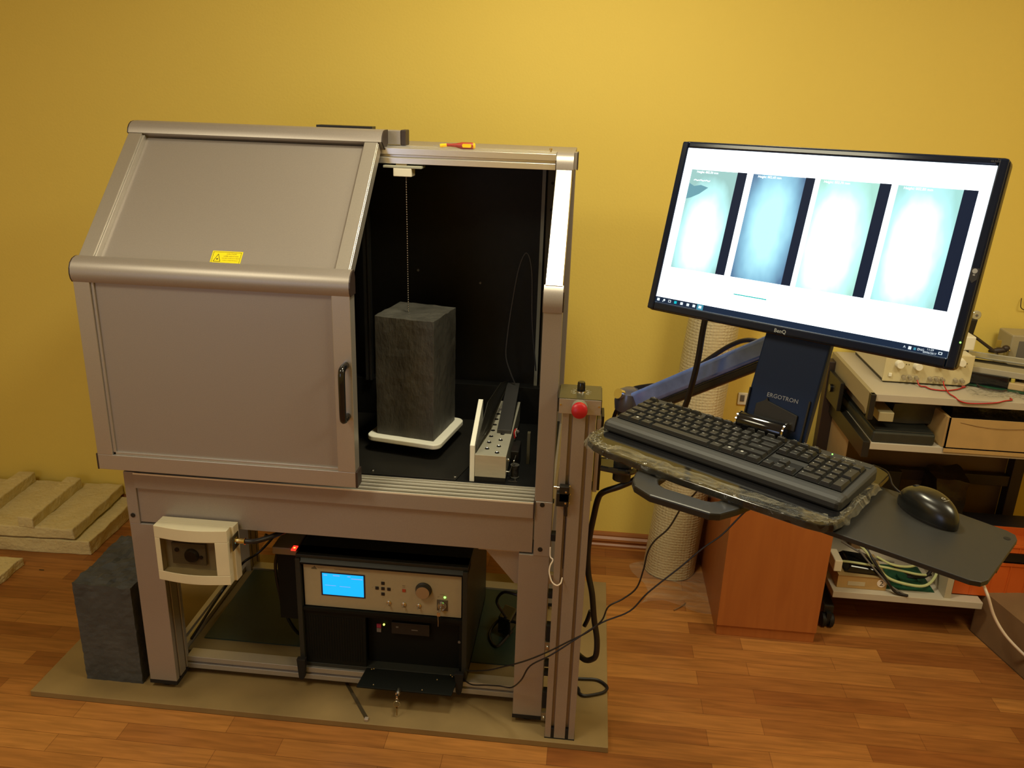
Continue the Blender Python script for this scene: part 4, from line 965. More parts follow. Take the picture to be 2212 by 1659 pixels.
# ---- keyboard
def keyboard():
    KB = L0 @ T(-.0010, .0095, .0005) @ Rz(-.052) @ Rx(R_(2.2))
    r = bpy.data.objects.new('keyboard', None); C.objects.link(r); r.location = KB.translation
    tag(r, 'full size black computer keyboard with pale legends resting on the tray', 'keyboard')
    c = MB(KB)
    Wd, D = .4520, .1560
    prof = [(.002, .0), (.0, .004), (.001, .011), (.005, .0155), (.012, .0180), (.022, .0188), (.030, .0180), (.0305, .0155), (.150, .0215), (.1545, .0205), (D, .016), (D, .0)]
    def rows(x, s_):   # side sections, rounded in at both ends
        return [(x, .006 + (p[0] - .006) * 1.0 if True else 0, p[1] * s_) for p in prof]
    secs = [(0, .72), (.003, .90), (.008, 1.0), (Wd - .008, 1.0), (Wd - .003, .90), (Wd, .72)]
    vs = []; n = len(prof)
    for x, s_ in secs:
        ins = .010 if x in (0, Wd) else (.003 if x in (.003, Wd - .003) else 0)
        vs += [(x, min(max(p[0], ins), D - ins), p[1] * s_) for p in prof]
    fs = [tuple(range(n - 1, -1, -1)), tuple(range(5 * n, 6 * n))]
    for i in range(5):
        for j in range(n): fs.append((i * n + j, i * n + (j + 1) % n, (i + 1) * n + (j + 1) % n, (i + 1) * n + j))
    c.add(vs, fs)
    c.box(.008, Wd - .008, .138, .1535, .0195, .0222)
    c.build('keyboard_case', KEYC, r, .0012)
    q = MB(KB)
    zk = lambda y: .0172 + (y - .03) * .050
    for xa, xb, ya, yb in ((.0115, .2990, .0325, .1295), (.3020, .3605, .0325, .0710), (.3020, .3605, .0895, .1295), (.3630, .4400, .0325, .1295)):
        q.hexa([(xa, ya, .010), (xb, ya, .010), (xb, yb, .010), (xa, yb, .010), (xa, ya, zk(ya) + .0012), (xb, ya, zk(ya) + .0012), (xb, yb, zk(yb) + .0012), (xa, yb, zk(yb) + .0012)])
    q.build('key_bed', BLACKM, r)
    key_of = {}
    x_off, y_off, U = .0125, .0335, .01905
    def zt(y): return .0170 + (y - .03) * .050
    def key(u, row, w=1.0, h=1.0, lab='', x=None, fy=None, hh=None):
        x0 = (x_off + u * U) if x is None else x
        y0 = (y_off + row * U) if fy is None else fy
        ww = w * U - .0008; dh = (h * U - .0008) if hh is None else hh
        ky = (round(ww, 5), round(dh, 5), lab)
        zb = zt(y0 + dh / 2)
        M = T(x0, y0, zb)
        if ky in key_of:
            o = key_of[ky].copy(); C.objects.link(o); o.parent = r
        else:
            k = MB(); a, b, e = .0012, .0029, .0016; H = .0074
            k.hexa([(0, 0, 0), (ww, 0, 0), (ww, dh, 0), (0, dh, 0), (b, e, H), (ww - b, e, H), (ww - b, dh - .0030, H - .0006), (b, dh - .0030, H - .0006)])
            if lab:
                sz = .0048 if len(lab) == 1 else .0028
                if lab == 'w': k.box(ww / 2 - .0022, ww / 2 + .0022, dh * .55, dh * .55 + .0040, H - .0002, H + .0002, 1)
                else: k.text(lab, sz, T(b + .0033 if len(lab) == 1 else ww / 2, dh * .60, H + .0003), 1)
            o = k.build('key', [KEYM, LEG], r, .0005, 1, recenter=False, calc=False); key_of[ky] = o
        o.matrix_parent_inverse = Matrix.Identity(4); o.matrix_parent_inverse = Matrix.Translation(r.location).inverted()
        o.matrix_basis = KB @ M
        return o
    R0 = [(0, 1.25, 'Ctrl'), (1.25, 1.25, 'w'), (2.5, 1.25, 'Alt'), (3.75, 6.25, ''), (10, 1.25, 'AltGr'), (11.25, 1.25, 'w'), (12.5, 1.25, 'w'), (13.75, 1.25, 'Ctrl')]
    for u, w_, l in R0: key(u, 0, w_, 1, l)
    key(0, 1, 1.25, 1, 'Shift'); key(1.25, 1, 1, 1, '|')
    for i, ch in enumerate('ZXCVBNM,./'): key(2.25 + i, 1, 1, 1, ch)
    key(12.25, 1, 2.75, 1, 'Shift')
    key(0, 2, 1.75, 1, 'Caps')
    for i, ch in enumerate("ASDFGHJKL;'"): key(1.75 + i, 2, 1, 1, ch)
    key(12.75, 2, 2.25, 1, 'Enter')
    key(0, 3, 1.5, 1, 'Tab')
    for i, ch in enumerate('QWERTYUIOP[]'): key(1.5 + i, 3, 1, 1, ch)
    key(13.5, 3, 1.5, 1, '')
    for i, ch in enumerate('`1234567890-='): key(i, 4, 1, 1, ch)
    key(13, 4, 2, 1, 'Back')
    fy = y_off + 5 * U + .0045
    for u, l in [(0, 'Esc')] + [(2 + i, 'F%d' % (i + 1)) for i in range(4)] + [(6.5 + i, 'F%d' % (i + 5)) for i in range(4)] + [(11 + i, 'F%d' % (i + 9)) for i in range(4)]:
        key(u, 5, 1, 1, l, None, fy, .0105)
    nx = x_off + 15 * U + .0045
    for i, l in enumerate(('PrtSc', 'ScrLk', 'Pause')): key(0, 5, 1, 1, l, nx + i * U, fy, .0105)
    for i, l in enumerate(('Ins', 'Home', 'PgUp')): key(0, 4, 1, 1, l, nx + i * U)
    for i, l in enumerate(('Del', 'End', 'PgDn')): key(0, 3, 1, 1, l, nx + i * U)
    key(0, 1, 1, 1, '^', nx + U)
    for i, l in enumerate('<v>'): key(0, 0, 1, 1, l, nx + i * U)
    px = nx + 3 * U + .0045
    key(0, 0, 2, 1, '0', px); key(0, 0, 1, 1, '.', px + 2 * U); key(0, 0, 1, 2, 'Ent', px + 3 * U)
    for rr, ss in ((1, '123'), (2, '456'), (3, '789')):
        for i, ch in enumerate(ss): key(0, rr, 1, 1, ch, px + i * U)
    key(0, 2, 1, 2, '+', px + 3 * U)
    for i, l in enumerate(('Num', '/', '*', '-')): key(0, 4, 1, 1, l, px + i * U)
    MB(KB).ball((px + .012, .1455, .0224), .0014, seg=10).build('lock_light', LEDG, r)
    MB(KB).text('Logitech', .0060, T(px + 2.1 * U, .1455, .0225)).build('brand_lettering', LEG, r, calc=False)
    MB(KB).ball((px + .033, .1480, .0222), .0007, seg=6).ball((px + .060, .1480, .0222), .0007, seg=6).build('dark_lens', LEG, r)
    return r
keyboard()

# ---- mouse
def mouse():
    MM_ = L0 @ T(.5460, .1160, -.0178) @ Rz(R_(57.5))      # +y towards the cord
    r = bpy.data.objects.new('mouse', None); C.objects.link(r); r.location = MM_.translation
    tag(r, 'glossy black optical mouse with silver emblem on the grey mouse shelf', 'mouse')
    def shp(u, v):
        th = 2 * PI * u; ph = v * PI / 2
        cx = math.cos(th); sy = math.sin(th)
        a = .0310 * (1 - .10 * sy * sy + .03 * sy); b = .0580
        rr = math.cos(ph) ** .62
        z = .0375 * math.sin(ph) ** .85
        x = a * cx * rr * (1 - .06 * (1 - v)); y = b * sy * rr
        z *= (1 - .22 * (max(0, y) / b) ** 2 - .05 * (max(0, -y) / b))
        return (x, y, z + .002)
    MB(MM_).grid(shp, 40, 14).build('mouse_shell', mat('satin_black', (.010, .010, .009), .27), r)
    MB(MM_).prism([(.0295 * math.cos(k * PI / 16), .0565 * math.sin(k * PI / 16)) for k in range(32)], 'z', 0, .004).build('mouse_base', BLACKP, r)
    MB(MM_).tube([(0, .0545, .0150), (0, .036, .0290), (0, .018, .0362)], .0007, 5, 5).build('button_seam', BLACKM, r)
    MB(MM_).lathe((-.0035, .030, .0305), (.0035, .030, .0305), [(.006, 0), (.0065, .5), (.006, 1)], 16).build('scroll_wheel', BLACKR, r)
    q = MB(MM_).text('G', .0085, T(0, -.024, .0392) @ Rx(R_(6))).text('Logitech', .0030, T(0, -.0305, .0387) @ Rx(R_(8)))
    q.build('silver_emblem', mat('emblem_silver', (.6, .6, .55), .3, .5), r, calc=False)
    MB().tube([MM_ @ Vector(p) for p in ((0, .055, .008), (0, .070, .010), (.004, .085, .012), (.012, .10, .016), (.02, .12, .018), (.02, .15, .015))], .0016, 8).build('mouse_cord', CABLE, r)
mouse()

# ================================================================= LEFT: FOAM
def foamslab(x0, x1, y0, y1, z0, z1, seed, label, name='foam_sheet', skew=0.0, rot=0):
    f = MB(T((x0 + x1) / 2, (y0 + y1) / 2, 0) @ Rz(rot)); w2, d2 = (x1 - x0) / 2, (y1 - y0) / 2
    f.rough(-w2, w2, -d2, d2, z0, z1, .022, .0045, seed, sm=False, freq=1.3)
    for v in f.v: v.x += (v.y - y0) * skew
    return tag(f.build(name, FOAM, None, .004), label, 'foam', 'pale packing foam in the left corner')
foamslab(-1.25, -.598, .665, 1.03, .0, .058, 1, 'lowest pale packing foam sheet lying on the floor in the left corner', rot=.03)
foamslab(-1.25, -.655, .655, 1.035, .066, .108, 2, 'upper pale foam sheet with sagging front edge resting on the lower sheet', rot=.05)
foamslab(-.850, -.790, .66, 1.0, .106, .150, 3, 'foam strip running front to back on the stacked sheets, nearest the cabinet', 'foam_strip', skew=-.06)
foamslab(-1.07, -1.0, .66, 1.02, .106, .150, 4, 'foam strip on the stacked sheets at the left picture edge', 'foam_strip', skew=-.06)
f = MB(); f.rough(-.93, -.79, .43, .58, 0, .03, .02, .008, 7, sm=False)
tag(f.build('foam_scrap', FOAM, None, .003), 'torn pale foam scrap alone on the wooden floor at the left edge', 'foam')
tag(MB().box(-.7180, -.7000, .555, .5575, 0, .002).build('floor_sliver', INK), 'tiny dark sliver lying on the floor beside the foam scrap', 'debris')

# ================================================================= BUBBLE WRAP ROLL
rl = MB()
b0 = Vector((1.560, .920, .004)); b1 = Vector((1.640, .935, 1.25))
def rollf(u, v):
    th = 2 * PI * u; p = b0.lerp(b1, v); rr = (.096 - .012 * v) * (1 + .035 * noise.noise(Vector((math.cos(th) * 1.5, math.sin(th) * 1.5, v * 6))) + .01 * math.cos(5 * th))
    return (p.x + math.cos(th) * rr, p.y + math.sin(th) * rr, p.z)
rl.grid(rollf, 48, 40)
rl.add([rollf(i / 48, 0) for i in range(48)], [tuple(range(48))])
rl.add([rollf(i / 48, 1) for i in range(48)], [tuple(range(48))])
tag(rl.build('bubble_wrap_roll', BUBBLE), 'tall upright roll of pale bubble wrap leaning at the wall behind the monitor arm', 'bubble wrap')
fm = MB(); fm.grid(lambda u, v: (1.44 + .34 * u + .03 * math.sin(v * 5), .66 + .26 * v + .03 * math.sin(u * 7), .002 + .010 * abs(noise.noise(Vector((u * 6, v * 5, 1))))), 26, 20)
tag(fm.build('plastic_film', FILMF, calc=False), 'clear plastic film spread on the floor around the base of the bubble wrap roll', 'plastic film')
tag(MB().tube([(1.555, .635, .004), (1.585, .665, .004), (1.60, .685, .005)], .0022, 6).build('wood_splinter', CARD2), 'thin brown splinter lying on the floor before the bubble wrap', 'debris')
# outlet
r = thing('wall_outlet', (1.780, 1.06, .62), 'small white wall outlet low on the yellow wall behind the arm column', 'outlet')
MB().box(1.760, 1.795, 1.052, 1.06, .625, .672).build('outlet_plate', WHITEP, r, .003)
MB().box(1.768, 1.783, 1.049, 1.052, .640, .664).build('outlet_socket', GREY, r, .001)

# ================================================================= WOOD PEDESTAL
r = thing('wooden_pedestal', (1.84, .77, 0), 'reddish cherry wood veneer cabinet on the floor under the keyboard tray', 'cabinet')
MB().box(1.683, 2.000, .528, 1.03, .0, .505).build('carcass', WOODP, r, .001)
MB().box(1.681, 2.002, .515, .528, .040, .507).build('front_panel', WOODP, r, .001)
MB().box(1.684, 2.000, .521, .528, .0, .040).build('plinth', WOODP, r, .001)
MB().box(1.676, 2.006, .510, 1.035, .507, .525).build('top_panel', WOODP, r, .001)

# ================================================================= DESK
def desk():
    r = thing('work_desk', (2.48, .85, 0), 'pale laminate workbench with two lower shelves on a brown steel frame', 'desk')
    MB().box(2.0795, 3.05, .598, 1.050, .8265, .850).build('desk_top', DESKW, r, .0012)
    MB().prism([(.598, .850), (.598, .772), (.640, .792), (1.045, .792), (1.045, .850)], 'x', 2.066, 2.0795).build('end_panel', mat('tan_end_panel', (.30, .25, .15), .5), r)
    MB().box(2.0650, 2.0810, .590, .612, .768, .8500).build('corner_cap', BLACKP, r, .002)
    MB().box(2.090, 3.05, .598, 1.040, .668, .690).build('middle_shelf', DESKW, r, .0012)
    MB().box(2.068, 2.090, .596, 1.040, .640, .6935).build('shelf_rail', BLACKP, r, .002)
    MB().box(2.0880, 2.0905, .597, 1.04, .690, .6945).build('rail_edge', STEEL, r)
    s = MB().box(2.062, 2.540, .600, 1.040, .128, .152)
    s.build('bottom_shelf', DESKW, r, .0015)
    MB().box(2.420, 2.440, .612, 1.03, .152, .30).build('shelf_divider', mat('tan_divider', (.40, .35, .24), .5), r)
    for x0 in (2.044, 2.735):
        MB().box(x0, x0 + .040, .985, 1.030, .09, .83).build('frame_post', DESKF, r, .002)
    MB().box(2.084, 2.735, .99, 1.02, .40, .44).build('cross_bar', DESKF, r, .002)
    for x0 in (2.048, 2.738):
        MB().hexa([(x0, .62, .052), (x0 + .034, .62, .052), (x0 + .034, 1.03, .068), (x0, 1.03, .068), (x0, .62, .082), (x0 + .034, .62, .082), (x0 + .034, 1.03, .122), (x0, 1.03, .122)]).build('frame_foot', BLACKP, r, .004)
    for x0 in (2.065, 2.755):
        for y in (.625, .98):
            c = MB().lathe((x0 - .022, y, .026), (x0 + .022, y, .026), [(.018, 0), (.025, .1), (.025, .38), (.018, .42), (.018, .58), (.025, .62), (.025, .9), (.018, 1)], 22)
            c.box(x0 - .008, x0 + .008, y - .02, y + .012, .030, .060)
            c.build('caster', BLACKR, r)
    MB().box(2.048, 2.062, .84, 1.03, .700, .80).build('side_bracket', BLACKP, r, .002)
    MB().cyl((2.047, .93, .752), (2.040, .93, .752), .014, seg=16).build('bracket_knob', BLACKG, r)
    MB().box(2.10, 2.735, 1.032, 1.045, .16, .665).build('brown_sheet', BROWNSHEET, r)  # flat brown sheet before the wall, below the middle shelf
    MB().box(2.084, 2.092, .80, 1.03, .20, .64).build('side_board', mat('tan_board', (.32, .22, .10), .6, noise_amt=.08, noise_scale=8), r)
desk()
# ---- power supply
def psu():
    r = thing('bench_power_supply', (2.265, .88, .850), 'cream bench power supply with knobs and binding posts on the desk behind the monitor', 'power supply')
    MB().box(2.137, 2.398, .724, 1.035, .858, .952).build('housing', CREAM, r, .004)
    MB().box(2.139, 2.396, .726, 1.03, .850, .858).build('base', BLACKP, r, .001)
    P = [(2.134, .8545), (2.386, .8545), (2.4005, .866), (2.4005, .954), (2.134, .954)]
    f = MB().prism(P, 'y', .7185, .7255).build('front_panel', mat('cream_front', (.56, .48, .28), .4), r, .003)
    for x, z, q in ((2.176, .9150, .013), (2.232, .9120, .013), (2.3580, .9330, .013), (2.30, .923, .013)):
        MB().lathe((x, .7185, z), (x, .700, z), [(q, 0), (q * .95, .3), (q * .82, 1)], 22).build('control_knob', WHITEP, f)
    for x, z in ((2.1985, .9145), (2.2065, .9140), (2.379, .928), (2.375, .917)):
        MB().lathe((x, .7185, z), (x, .7175, z), [(.0016, 0), (.0016, 1)], 8).build('panel_dot', INK, f)
    MB().box(2.1495, 2.1590, .713, .7185, .873, .884).build('output_switch', WHITEP, f, .001)
    for x in (2.196, 2.2150, 2.2345, 2.2760, 2.2955, 2.3135, 2.3530, 2.3730):
        MB().lathe((x, .7185, .8735), (x, .703, .8720), [(.0065, 0), (.0050, .4), (.0062, .5), (.0060, .92), (.0026, .93), (.0024, 1)], 14).build('binding_post', mat('dull_post', (.38, .33, .24), .35, .4), f)
    for a, b in ((2.196, 2.215), (2.276, 2.2955)):
        MB().tube([(a, .706, .879), (a + .006, .704, .8835), (b + .005, .704, .8835), (b + .016, .706, .879)], .0009, 5).build('jumper_link', STEEL, f)
    return r
psu()
r = thing('meter_box', (2.38, .82, .952), 'small white box with dark window on top of the bench power supply', 'instrument')
MB().box(2.335, 2.4195, .780, .87, .9535, .9990).build('meter_body', WHITEP, r, .004)
MB().box(2.345, 2.3880, .7785, .781, .9600, .9850).build('meter_window', BLACKG, r, .001)
MB().ball((2.352, .779, .992), .003, seg=10).build('power_light', LEDG, r)
r = thing('lamp_gadget', (2.447, .9, .90), 'round glassy disc on black stub poking out right of the monitor edge', 'gadget')
MB().lathe((2.4550, .905, 1.0435), (2.4550, .892, 1.0435), [(.010, 0), (.0152, .3), (.0155, .8), (.013, 1)], 24).build('glass_disc', mat('milky_glass', (.45, .42, .30), .15, .2), r)
MB().lathe((2.4550, .892, 1.0435), (2.4550, .890, 1.0435), [(.004, 0), (.004, 1)], 12).build('disc_centre', GREY, r)
MB().hexa([(2.430, .89, .966), (2.456, .89, .966), (2.456, .92, .966), (2.430, .92, .966), (2.440, .89, 1.030), (2.462, .89, 1.030), (2.462, .92, 1.030), (2.440, .92, 1.030)]).box(2.43, 2.455, .89, .92, .852, .967).build('black_stub', BLACKP, r, .003)
tag(MB().lathe((2.452, .905, .980), (2.540, .905, .923), [(.0028, 0), (.0050, .3), (.0055, .9), (.003, 1)], 12).lathe((2.540, .905, .923), (2.556, .905, .912), [(.003, 0), (.001, 1)], 8).build('thin_rod', CAP), 'slim dark rod slanting down right from the glassy disc gadget', 'rod')
# ---- electronics pile
r = thing('open_device', (2.53, .78, .850), 'open grey metal instrument chassis with exposed boards on the desk right of the power supply', 'device')
Mp = T(2.525, .80, 0) @ Rz(R_(-22))
MB(Mp).box(-.095, .10, -.105, .11, .853, .858).build('base_board', PCB, r)
MB(Mp).box(-.095, .02, -.10, .08, .858, .895).build('lower_module', BLACKG, r, .004)
MB(Mp).box(.02, .10, -.10, -.02, .858, .880).build('connector_block', mat('tan_connector', (.45, .33, .18), .5), r, .003)
c = MB(Mp); c.box(-.11, .11, -.09, -.085, .893, .912); c.box(-.11, .11, .105, .11, .893, .912); c.box(-.11, -.105, -.09, .11, .893, .912); c.box(.105, .11, -.09, .11, .893, .912)
c.box(-.105, .105, -.085, -.02, .905, .910); c.box(-.105, .105, .05, .105, .905, .910)
c.build('metal_chassis', mat('pale_chassis', (.42, .40, .33), .4, .4), r, .001)
MB(Mp).box(-.09, .09, -.03, .05, .893, .900).build('chassis_board', BLACKP, r)
for i, (x, y, h) in enumerate(((.03, -.09, .012), (.05, -.06, .018), (.075, -.085, .010), (.085, -.045, .015), (.06, -.03, .02))):
    MB(Mp).lathe((x, y, .880), (x, y, .880 + h), [(.006, 0), (.006, .9), (.004, 1)], 12).build('capacitor', BLACKG if i % 2 else mat('yellow_part', (.4, .33, .06), .5), r)
MB().box(2.395, 2.46, .90, .96, .85, .915).build('dummy', WHITEP, r, .003).name = 'white_module'
r = thing('clamp_tool', (2.56, .92, .912), 'dark pliers like tool with brown tab on top of the open chassis', 'tool')
MB().lathe((2.530, .92, .918), (2.585, .92, .926), [(.004, 0), (.010, .5), (.008, 1)], 12).ball((2.583, .92, .932), .012, sz=.8).build('tool_body', CAP, r)
MB().box(2.553, 2.570, .93, .932, .930, .955).build('tab', mat('ochre_tab', (.30, .20, .03), .5), r, .002)
MB().ball((2.592, .915, .926), .004, seg=8).build('tool_rivet', BRASS, r)
r = thing('clear_box', (2.66, .97, .85), 'blurry translucent beige plastic box at the right picture edge on the desk', 'box')
MB().box(2.60, 2.74, .93, 1.03, .852, .975).build('box_body', mat('dull_clear_plastic', (.33, .28, .18), .3), r, .005)
MB().box(2.625, 2.70, .928, .931, .88, .955).build('dark_label', GREY, r)
tag(MB().tube([(2.545, .68, .871), (2.58, .66, .868), (2.63, .65, .858), (2.70, .66, .856)], .0045, 8).build('pale_cable', WHITEC), 'pale cable curving off the right picture edge over the desk', 'cable')
tag(MB().tube([(2.440, .80, .862), (2.428, .74, .858), (2.44, .70, .856), (2.48, .685, .856), (2.50, .69, .858)], .003, 8).build('dark_cable', CAP), 'dark brown cable looping between power supply and open chassis', 'cable')
r = thing('plastic_bag', (2.44, .66, .851), 'small crumpled clear plastic bag lying on the desk front', 'bag')
MB().grid(lambda u, v: (2.375 + .16 * u, .620 + .07 * v, .8525 + .014 * abs(noise.noise(Vector((u * 7, v * 6, 4))))), 24, 14).build('crumpled_film', FILM, r, calc=False)
# leads
def twin(pts, lab, nm='test_lead'):
    a = MB().tube(pts, .0017, 8); b = MB().tube([(p[0] + .0012, p[1] + .0022, p[2] - .0016) for p in pts], .0017, 8)
    r = thing(nm, tuple(pts[len(pts) // 2]), lab, 'test lead', 'red and black test leads on the desk')
    a.build('red_strand', REDW, r); b.build('black_strand', CABLE, r)
twin([(2.2345, .705, .870), (2.238, .695, .858), (2.245, .690, .8545), (2.2560, .690, .8545), (2.2668, .668, .8545), (2.305, .661, .8545), (2.345, .678, .8545), (2.372, .700, .8545), (2.386, .712, .8545), (2.376, .716, .8545)], 'red and black twisted lead curled close in front of the power supply')
twin([(2.3135, .705, .872), (2.312, .690, .862), (2.308, .640, .8545), (2.312, .606, .8545), (2.325, .594, .846), (2.350, .592, .841), (2.39, .592, .843), (2.43, .593, .848), (2.455, .597, .8540), (2.480, .608, .8545), (2.482, .625, .8545)], 'red and black lead sagging over the front edge of the desk')
# wires on the wall at the right edge
tag(MB().tube([(2.66, 1.052, 1.075), (2.656, 1.04, 1.060), (2.660, 1.04, 1.045), (2.680, 1.05, 1.035), (2.72, 1.055, 1.03)], .0016, 6).build('wall_wire', CAP), 'thin dark wire loop at the right picture edge, upper one', 'wire')
tag(MB().tube([(2.668, 1.04, .940), (2.675, 1.03, .930), (2.690, 1.03, .920), (2.72, 1.04, .915)], .0016, 6).tube([(2.668, 1.04, .940), (2.68, 1.04, .948), (2.70, 1.05, .945)], .0016, 6).build('wall_wire', BRASS), 'thin curled wire at the right picture edge just above the desk clutter', 'wire')

# ---- things on the middle shelf
r = thing('black_case', (2.18, .75, .690), 'flat black equipment case lying on the middle shelf at its left end', 'case')
MB().box(2.0940, 2.2820, .602, 1.0, .6905, .727).build('case_body', mat('dark_case', (.020, .022, .018), .45, noise_amt=.1, noise_scale=40), r, .006)
MB().box(2.100, 2.277, .607, .995, .727, .7315).build('case_lid', mat('dark_case_lid', (.014, .015, .013), .4), r, .003)
tag(MB().box(2.105, 2.1500, .61, .76, .7580, .7880, 0, None).box(2.105, 2.15, .74, .95, .732, .7580).build('beige_box', mat('tan_box', (.33, .28, .16), .5), None, .002), 'tan box end standing on the black case right under the desk top', 'box')
def bag(x0, x1, y0, y1, z0, z1, seed, label, m=BAG, name='black_bag'):
    b = MB(); b.rough(x0, x1, y0, y1, z0, z1, .018, .012, seed, sm=True)
    return tag(b.build(name, m, None), label, 'bag', 'bags stuffed on the middle shelf')
bag(2.17, 2.31, .68, .92, .734, .800, 11, 'dark crumpled bag on the black case under the desk top', mat('dark_grey_bag', (.035, .032, .026), .4))
bag(2.325, 2.55, .64, .83, .760, .812, 12, 'shiny black bag stuffed on top of the open cardboard box')
bag(2.545, 2.60, .63, .80, .760, .815, 13, 'white wrapped bundle on the cardboard box beside the shiny black bag', WRAPW, 'white_bundle')
def carton():
    r = thing('cardboard_box', (2.46, .72, .690), 'open tan cardboard box on the middle shelf, front face bowed', 'cardboard box', 'cardboard boxes')
    c = MB(); x0, x1, y0, y1, z0, z1 = 2.308, 2.62, .592, .86, .6905, .790
    c.box(x0, x1, y0, y0 + .004, z0 - .012, z1); c.box(x0, x1, y1 - .004, y1, z0, z1); c.box(x0, x0 + .004, y0, y1, z0, z1); c.box(x1 - .004, x1, y0, y1, z0, z1); c.box(x0, x1, y0, y1, z0, z0 + .004)
    c.build('box_body', CARD, r)
    MB().hexa([(2.304, .600, .691), (2.308, .600, .691), (2.308, .70, .691), (2.285, .70, .691), (2.304, .600, .790), (2.308, .600, .790), (2.308, .70, .790), (2.296, .70, .790)]).build('side_flap', CARD, r)
    MB().tube([(2.34, .5915, .777), (2.40, .5905, .768), (2.46, .590, .765), (2.53, .5905, .769), (2.59, .5915, .778)], .0006, 5).build('crease', CARD2, r)
carton()
# ---- things between the shelves and the floor
bag(2.43, 2.54, .85, .98, .30, .47, 21, 'dark upright bag behind the mouse under the middle shelf', mat('dark_brown_bag', (.022, .015, .010), .35, bump=.4, bump_scale=20)).name = 'dark_bag'
tag(MB().box(2.245, 2.340, .93, .99, .30, .455).build('dark_box', BLACKP, None, .003), 'small black box behind the right end of the keyboard under the shelf', 'box')
tag(MB().box(2.20, 2.56, .90, 1.02, .152, .30).build('storage_box', CARD2, None, .002), 'brown storage box at the back of the bottom shelf', 'box')
r = thing('small_carton', (2.15, .70, .152), 'small brown carton with round white 2 sticker on the bottom shelf', 'cardboard box', 'cardboard boxes')
MB().box(2.078, 2.238, .626, .78, .1525, .1985).build('carton_body', CARD, r, .001)
MB().box(2.078, 2.238, .624, .7805, .1985, .2010).build('carton_lid', mat('carton_lid', (.30, .20, .08), .7), r)
MB().lathe((2.2200, .6258, .1800), (2.2200, .6250, .1800), [(.0145, 0), (.0145, 1)], 22).build('round_sticker', WHITEC, r)
MB().text('2', .026, T(2.220, .6246, .1795) @ FRONT).build('sticker_number', INK, r, calc=False)
MB().box(2.112, 2.168, .6252, .6260, .1640, .1790).build('torn_label', mat('torn_label', (.45, .38, .25), .7), r)
tag(MB().box(2.20, 2.40, .64, .80, .1525, .1545).box(2.30, 2.36, .66, .72, .1545, .168).box(2.24, 2.27, .70, .76, .1545, .165).build('circuit_board', PCB), 'green circuit board lying flat on the bottom shelf', 'circuit board')
r = thing('white_adapter', (2.075, .70, .19), 'off white plug box left of the small carton on the bottom shelf', 'adapter')
MB().box(2.064, 2.090, .64, .72, .203, .245).build('adapter_body', WHITEP, r, .003)
CY = mat('pale_green_cable', (.42, .45, .22), .4)
paths = [
 ([(2.075, .68, .222), (2.12, .66, .232), (2.18, .65, .232), (2.25, .645, .228), (2.33, .65, .212), (2.37, .66, .205)], .0042, CY, 'pale green cable arching from the white plug box along the shelf'),
 ([(2.13, .70, .30), (2.17, .66, .27), (2.20, .64, .235), (2.24, .63, .200), (2.30, .625, .185), (2.36, .63, .182), (2.40, .66, .200), (2.42, .70, .23)], .0048, CY, 'pale green cable making the widest loop on the bottom shelf'),
 ([(2.20, .66, .26), (2.25, .64, .245), (2.31, .65, .238), (2.36, .68, .242)], .0040, CY, 'short pale green cable on top of the cable tangle'),
 ([(2.10, .72, .275), (2.15, .68, .262), (2.20, .66, .250), (2.26, .66, .245)], .0036, GREY, 'grey cable at the top left of the cable tangle'),
 ([(2.16, .68, .29), (2.19, .64, .25), (2.23, .615, .20), (2.26, .605, .165), (2.30, .600, .157)], .0045, CABLE, 'black cable hanging toward the front edge of the bottom shelf'),
 ([(2.14, .66, .28), (2.19, .63, .23), (2.24, .612, .185), (2.29, .602, .160)], .0030, GREY, 'thin grey cable beside the hanging black cable end'),
 ([(2.24, .68, .235), (2.29, .66, .215), (2.34, .66, .195), (2.40, .69, .190)], .0040, CABLE, 'black cable low in the tangle above the circuit board'),
 ([(2.33, .70, .17), (2.38, .68, .19), (2.40, .70, .23), (2.38, .75, .25)], .0060, CABLE, 'thick black cable at the right end of the tangle')]
for p, rr, m_, lab in paths:
    tag(MB().tube(p, rr, 8).build('shelf_cable', m_), lab, 'cable', 'tangled cables on the bottom shelf')
tag(MB().hexa([(2.10, .64, .205), (2.23, .63, .205), (2.23, .75, .205), (2.10, .76, .205), (2.12, .65, .226), (2.21, .64, .222), (2.21, .74, .222), (2.12, .75, .226)]).build('black_device', BLACKG, None, .004), 'flat black gadget lying on the small carton under the cables', 'device')
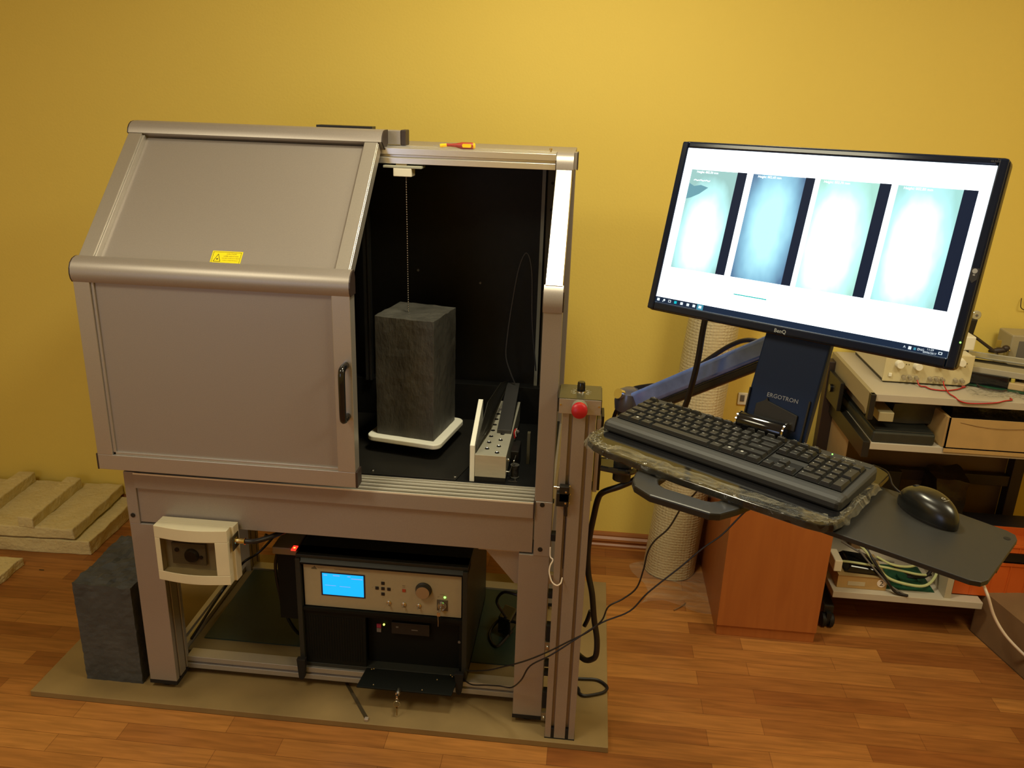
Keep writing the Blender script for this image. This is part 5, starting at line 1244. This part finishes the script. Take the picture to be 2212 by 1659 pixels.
# orange crates
def crate(x0, x1, y0, y1, z0, z1, label):
    r = thing('orange_crate', ((x0 + x1) / 2, (y0 + y1) / 2, z0), label, 'crate', 'orange plastic crates at the right edge')
    c = MB(); t = .004
    c.box(x0, x1, y0, y0 + t, z0, z1); c.box(x0, x1, y1 - t, y1, z0, z1); c.box(x0, x0 + t, y0, y1, z0, z1); c.box(x1 - t, x1, y0, y1, z0, z1); c.box(x0, x1, y0, y1, z0, z0 + t)
    c.box(x0 - .003, x1 + .003, y0 - .003, y0 + .003, z1 - .010, z1)
    c.build('crate_body', ORANGE, r, .001)
    MB().box(x0 + .10, x0 + .112, y0 - .002, y0, z1 - .022, z1 - .016).build('crate_clip', WHITEC, r)
    n = int((x1 - x0) / .055)
    for i in range(1, n): MB().box(x0 + i * .055, x0 + i * .055 + .004, y0 - .002, y0, z0 + .004, z1 - .010).build('crate_rib', ORANGE, r)
crate(2.452, 2.76, .640, .93, .1530 - .0, .283, 'lower orange plastic crate at the right end beside the shelf divider')
crate(2.560, 2.80, .612, .74, .3340, .3660, 'upper orange plastic crate right of the mouse shelf corner')
tag(MB().box(2.46, 2.80, .645, .90, .284, .333).build('crate_content', mat('navy_box', (.012, .012, .018), .4), None, .003), 'dark blue black box squeezed between the two orange crates', 'box')
# carton at the lower right edge
def carton2():
    M = T(2.555, .668, 0) @ Rz(R_(-75.5))     # x along the visible left face, towards the viewer
    r = bpy.data.objects.new('cardboard_box', None); C.objects.link(r); r.location = (2.70, .50, 0)
    tag(r, 'large brown cardboard box on the floor at the lower right picture edge', 'cardboard box', 'cardboard boxes')
    w_, d_, h_ = .46, .40, .165
    c = MB(M); c.box(0, w_, 0, .004, 0, h_); c.box(0, w_, d_ - .004, d_, 0, h_); c.box(0, .004, 0, d_, 0, h_); c.box(w_ - .004, w_, 0, d_, 0, h_); c.box(0, w_, 0, d_, 0, .004)
    c.build('box_body', CARD2, r)
    MB(M).hexa([(0, .003, h_), (0, .12, h_), (.004, .12, h_), (.004, .003, h_), (-.03, .01, h_ + .085), (-.03, .12, h_ + .085), (-.027, .12, h_ + .085), (-.027, .01, h_ + .085)]).build('top_flap', CARD2, r)
    MB(M).hexa([(.004, .0, h_), (w_, .0, h_), (w_, .15, h_ + .015), (.004, .15, h_ + .015), (.004, .0, h_ + .003), (w_, .0, h_ + .003), (w_, .15, h_ + .018), (.004, .15, h_ + .018)]).build('side_flap', CARD2, r)
carton2()
tag(MB().tube([tuple(L0 @ Vector((.60, .03, -.032))), (1.905, -.30, .867), (2.111, .0, .683), (2.2686, .20, .5197), (2.4408, .45, .316), (2.4689, .45, .266), (2.4988, .45, .203), (2.5353, .44, .150), (2.5818, .43, .105), (2.64, .42, .06), (2.70, .40, .03)], .0046, 10).build('white_cable', WHITEC), 'white cable dropping from behind the mouse shelf across the lower right cardboard box', 'cable')
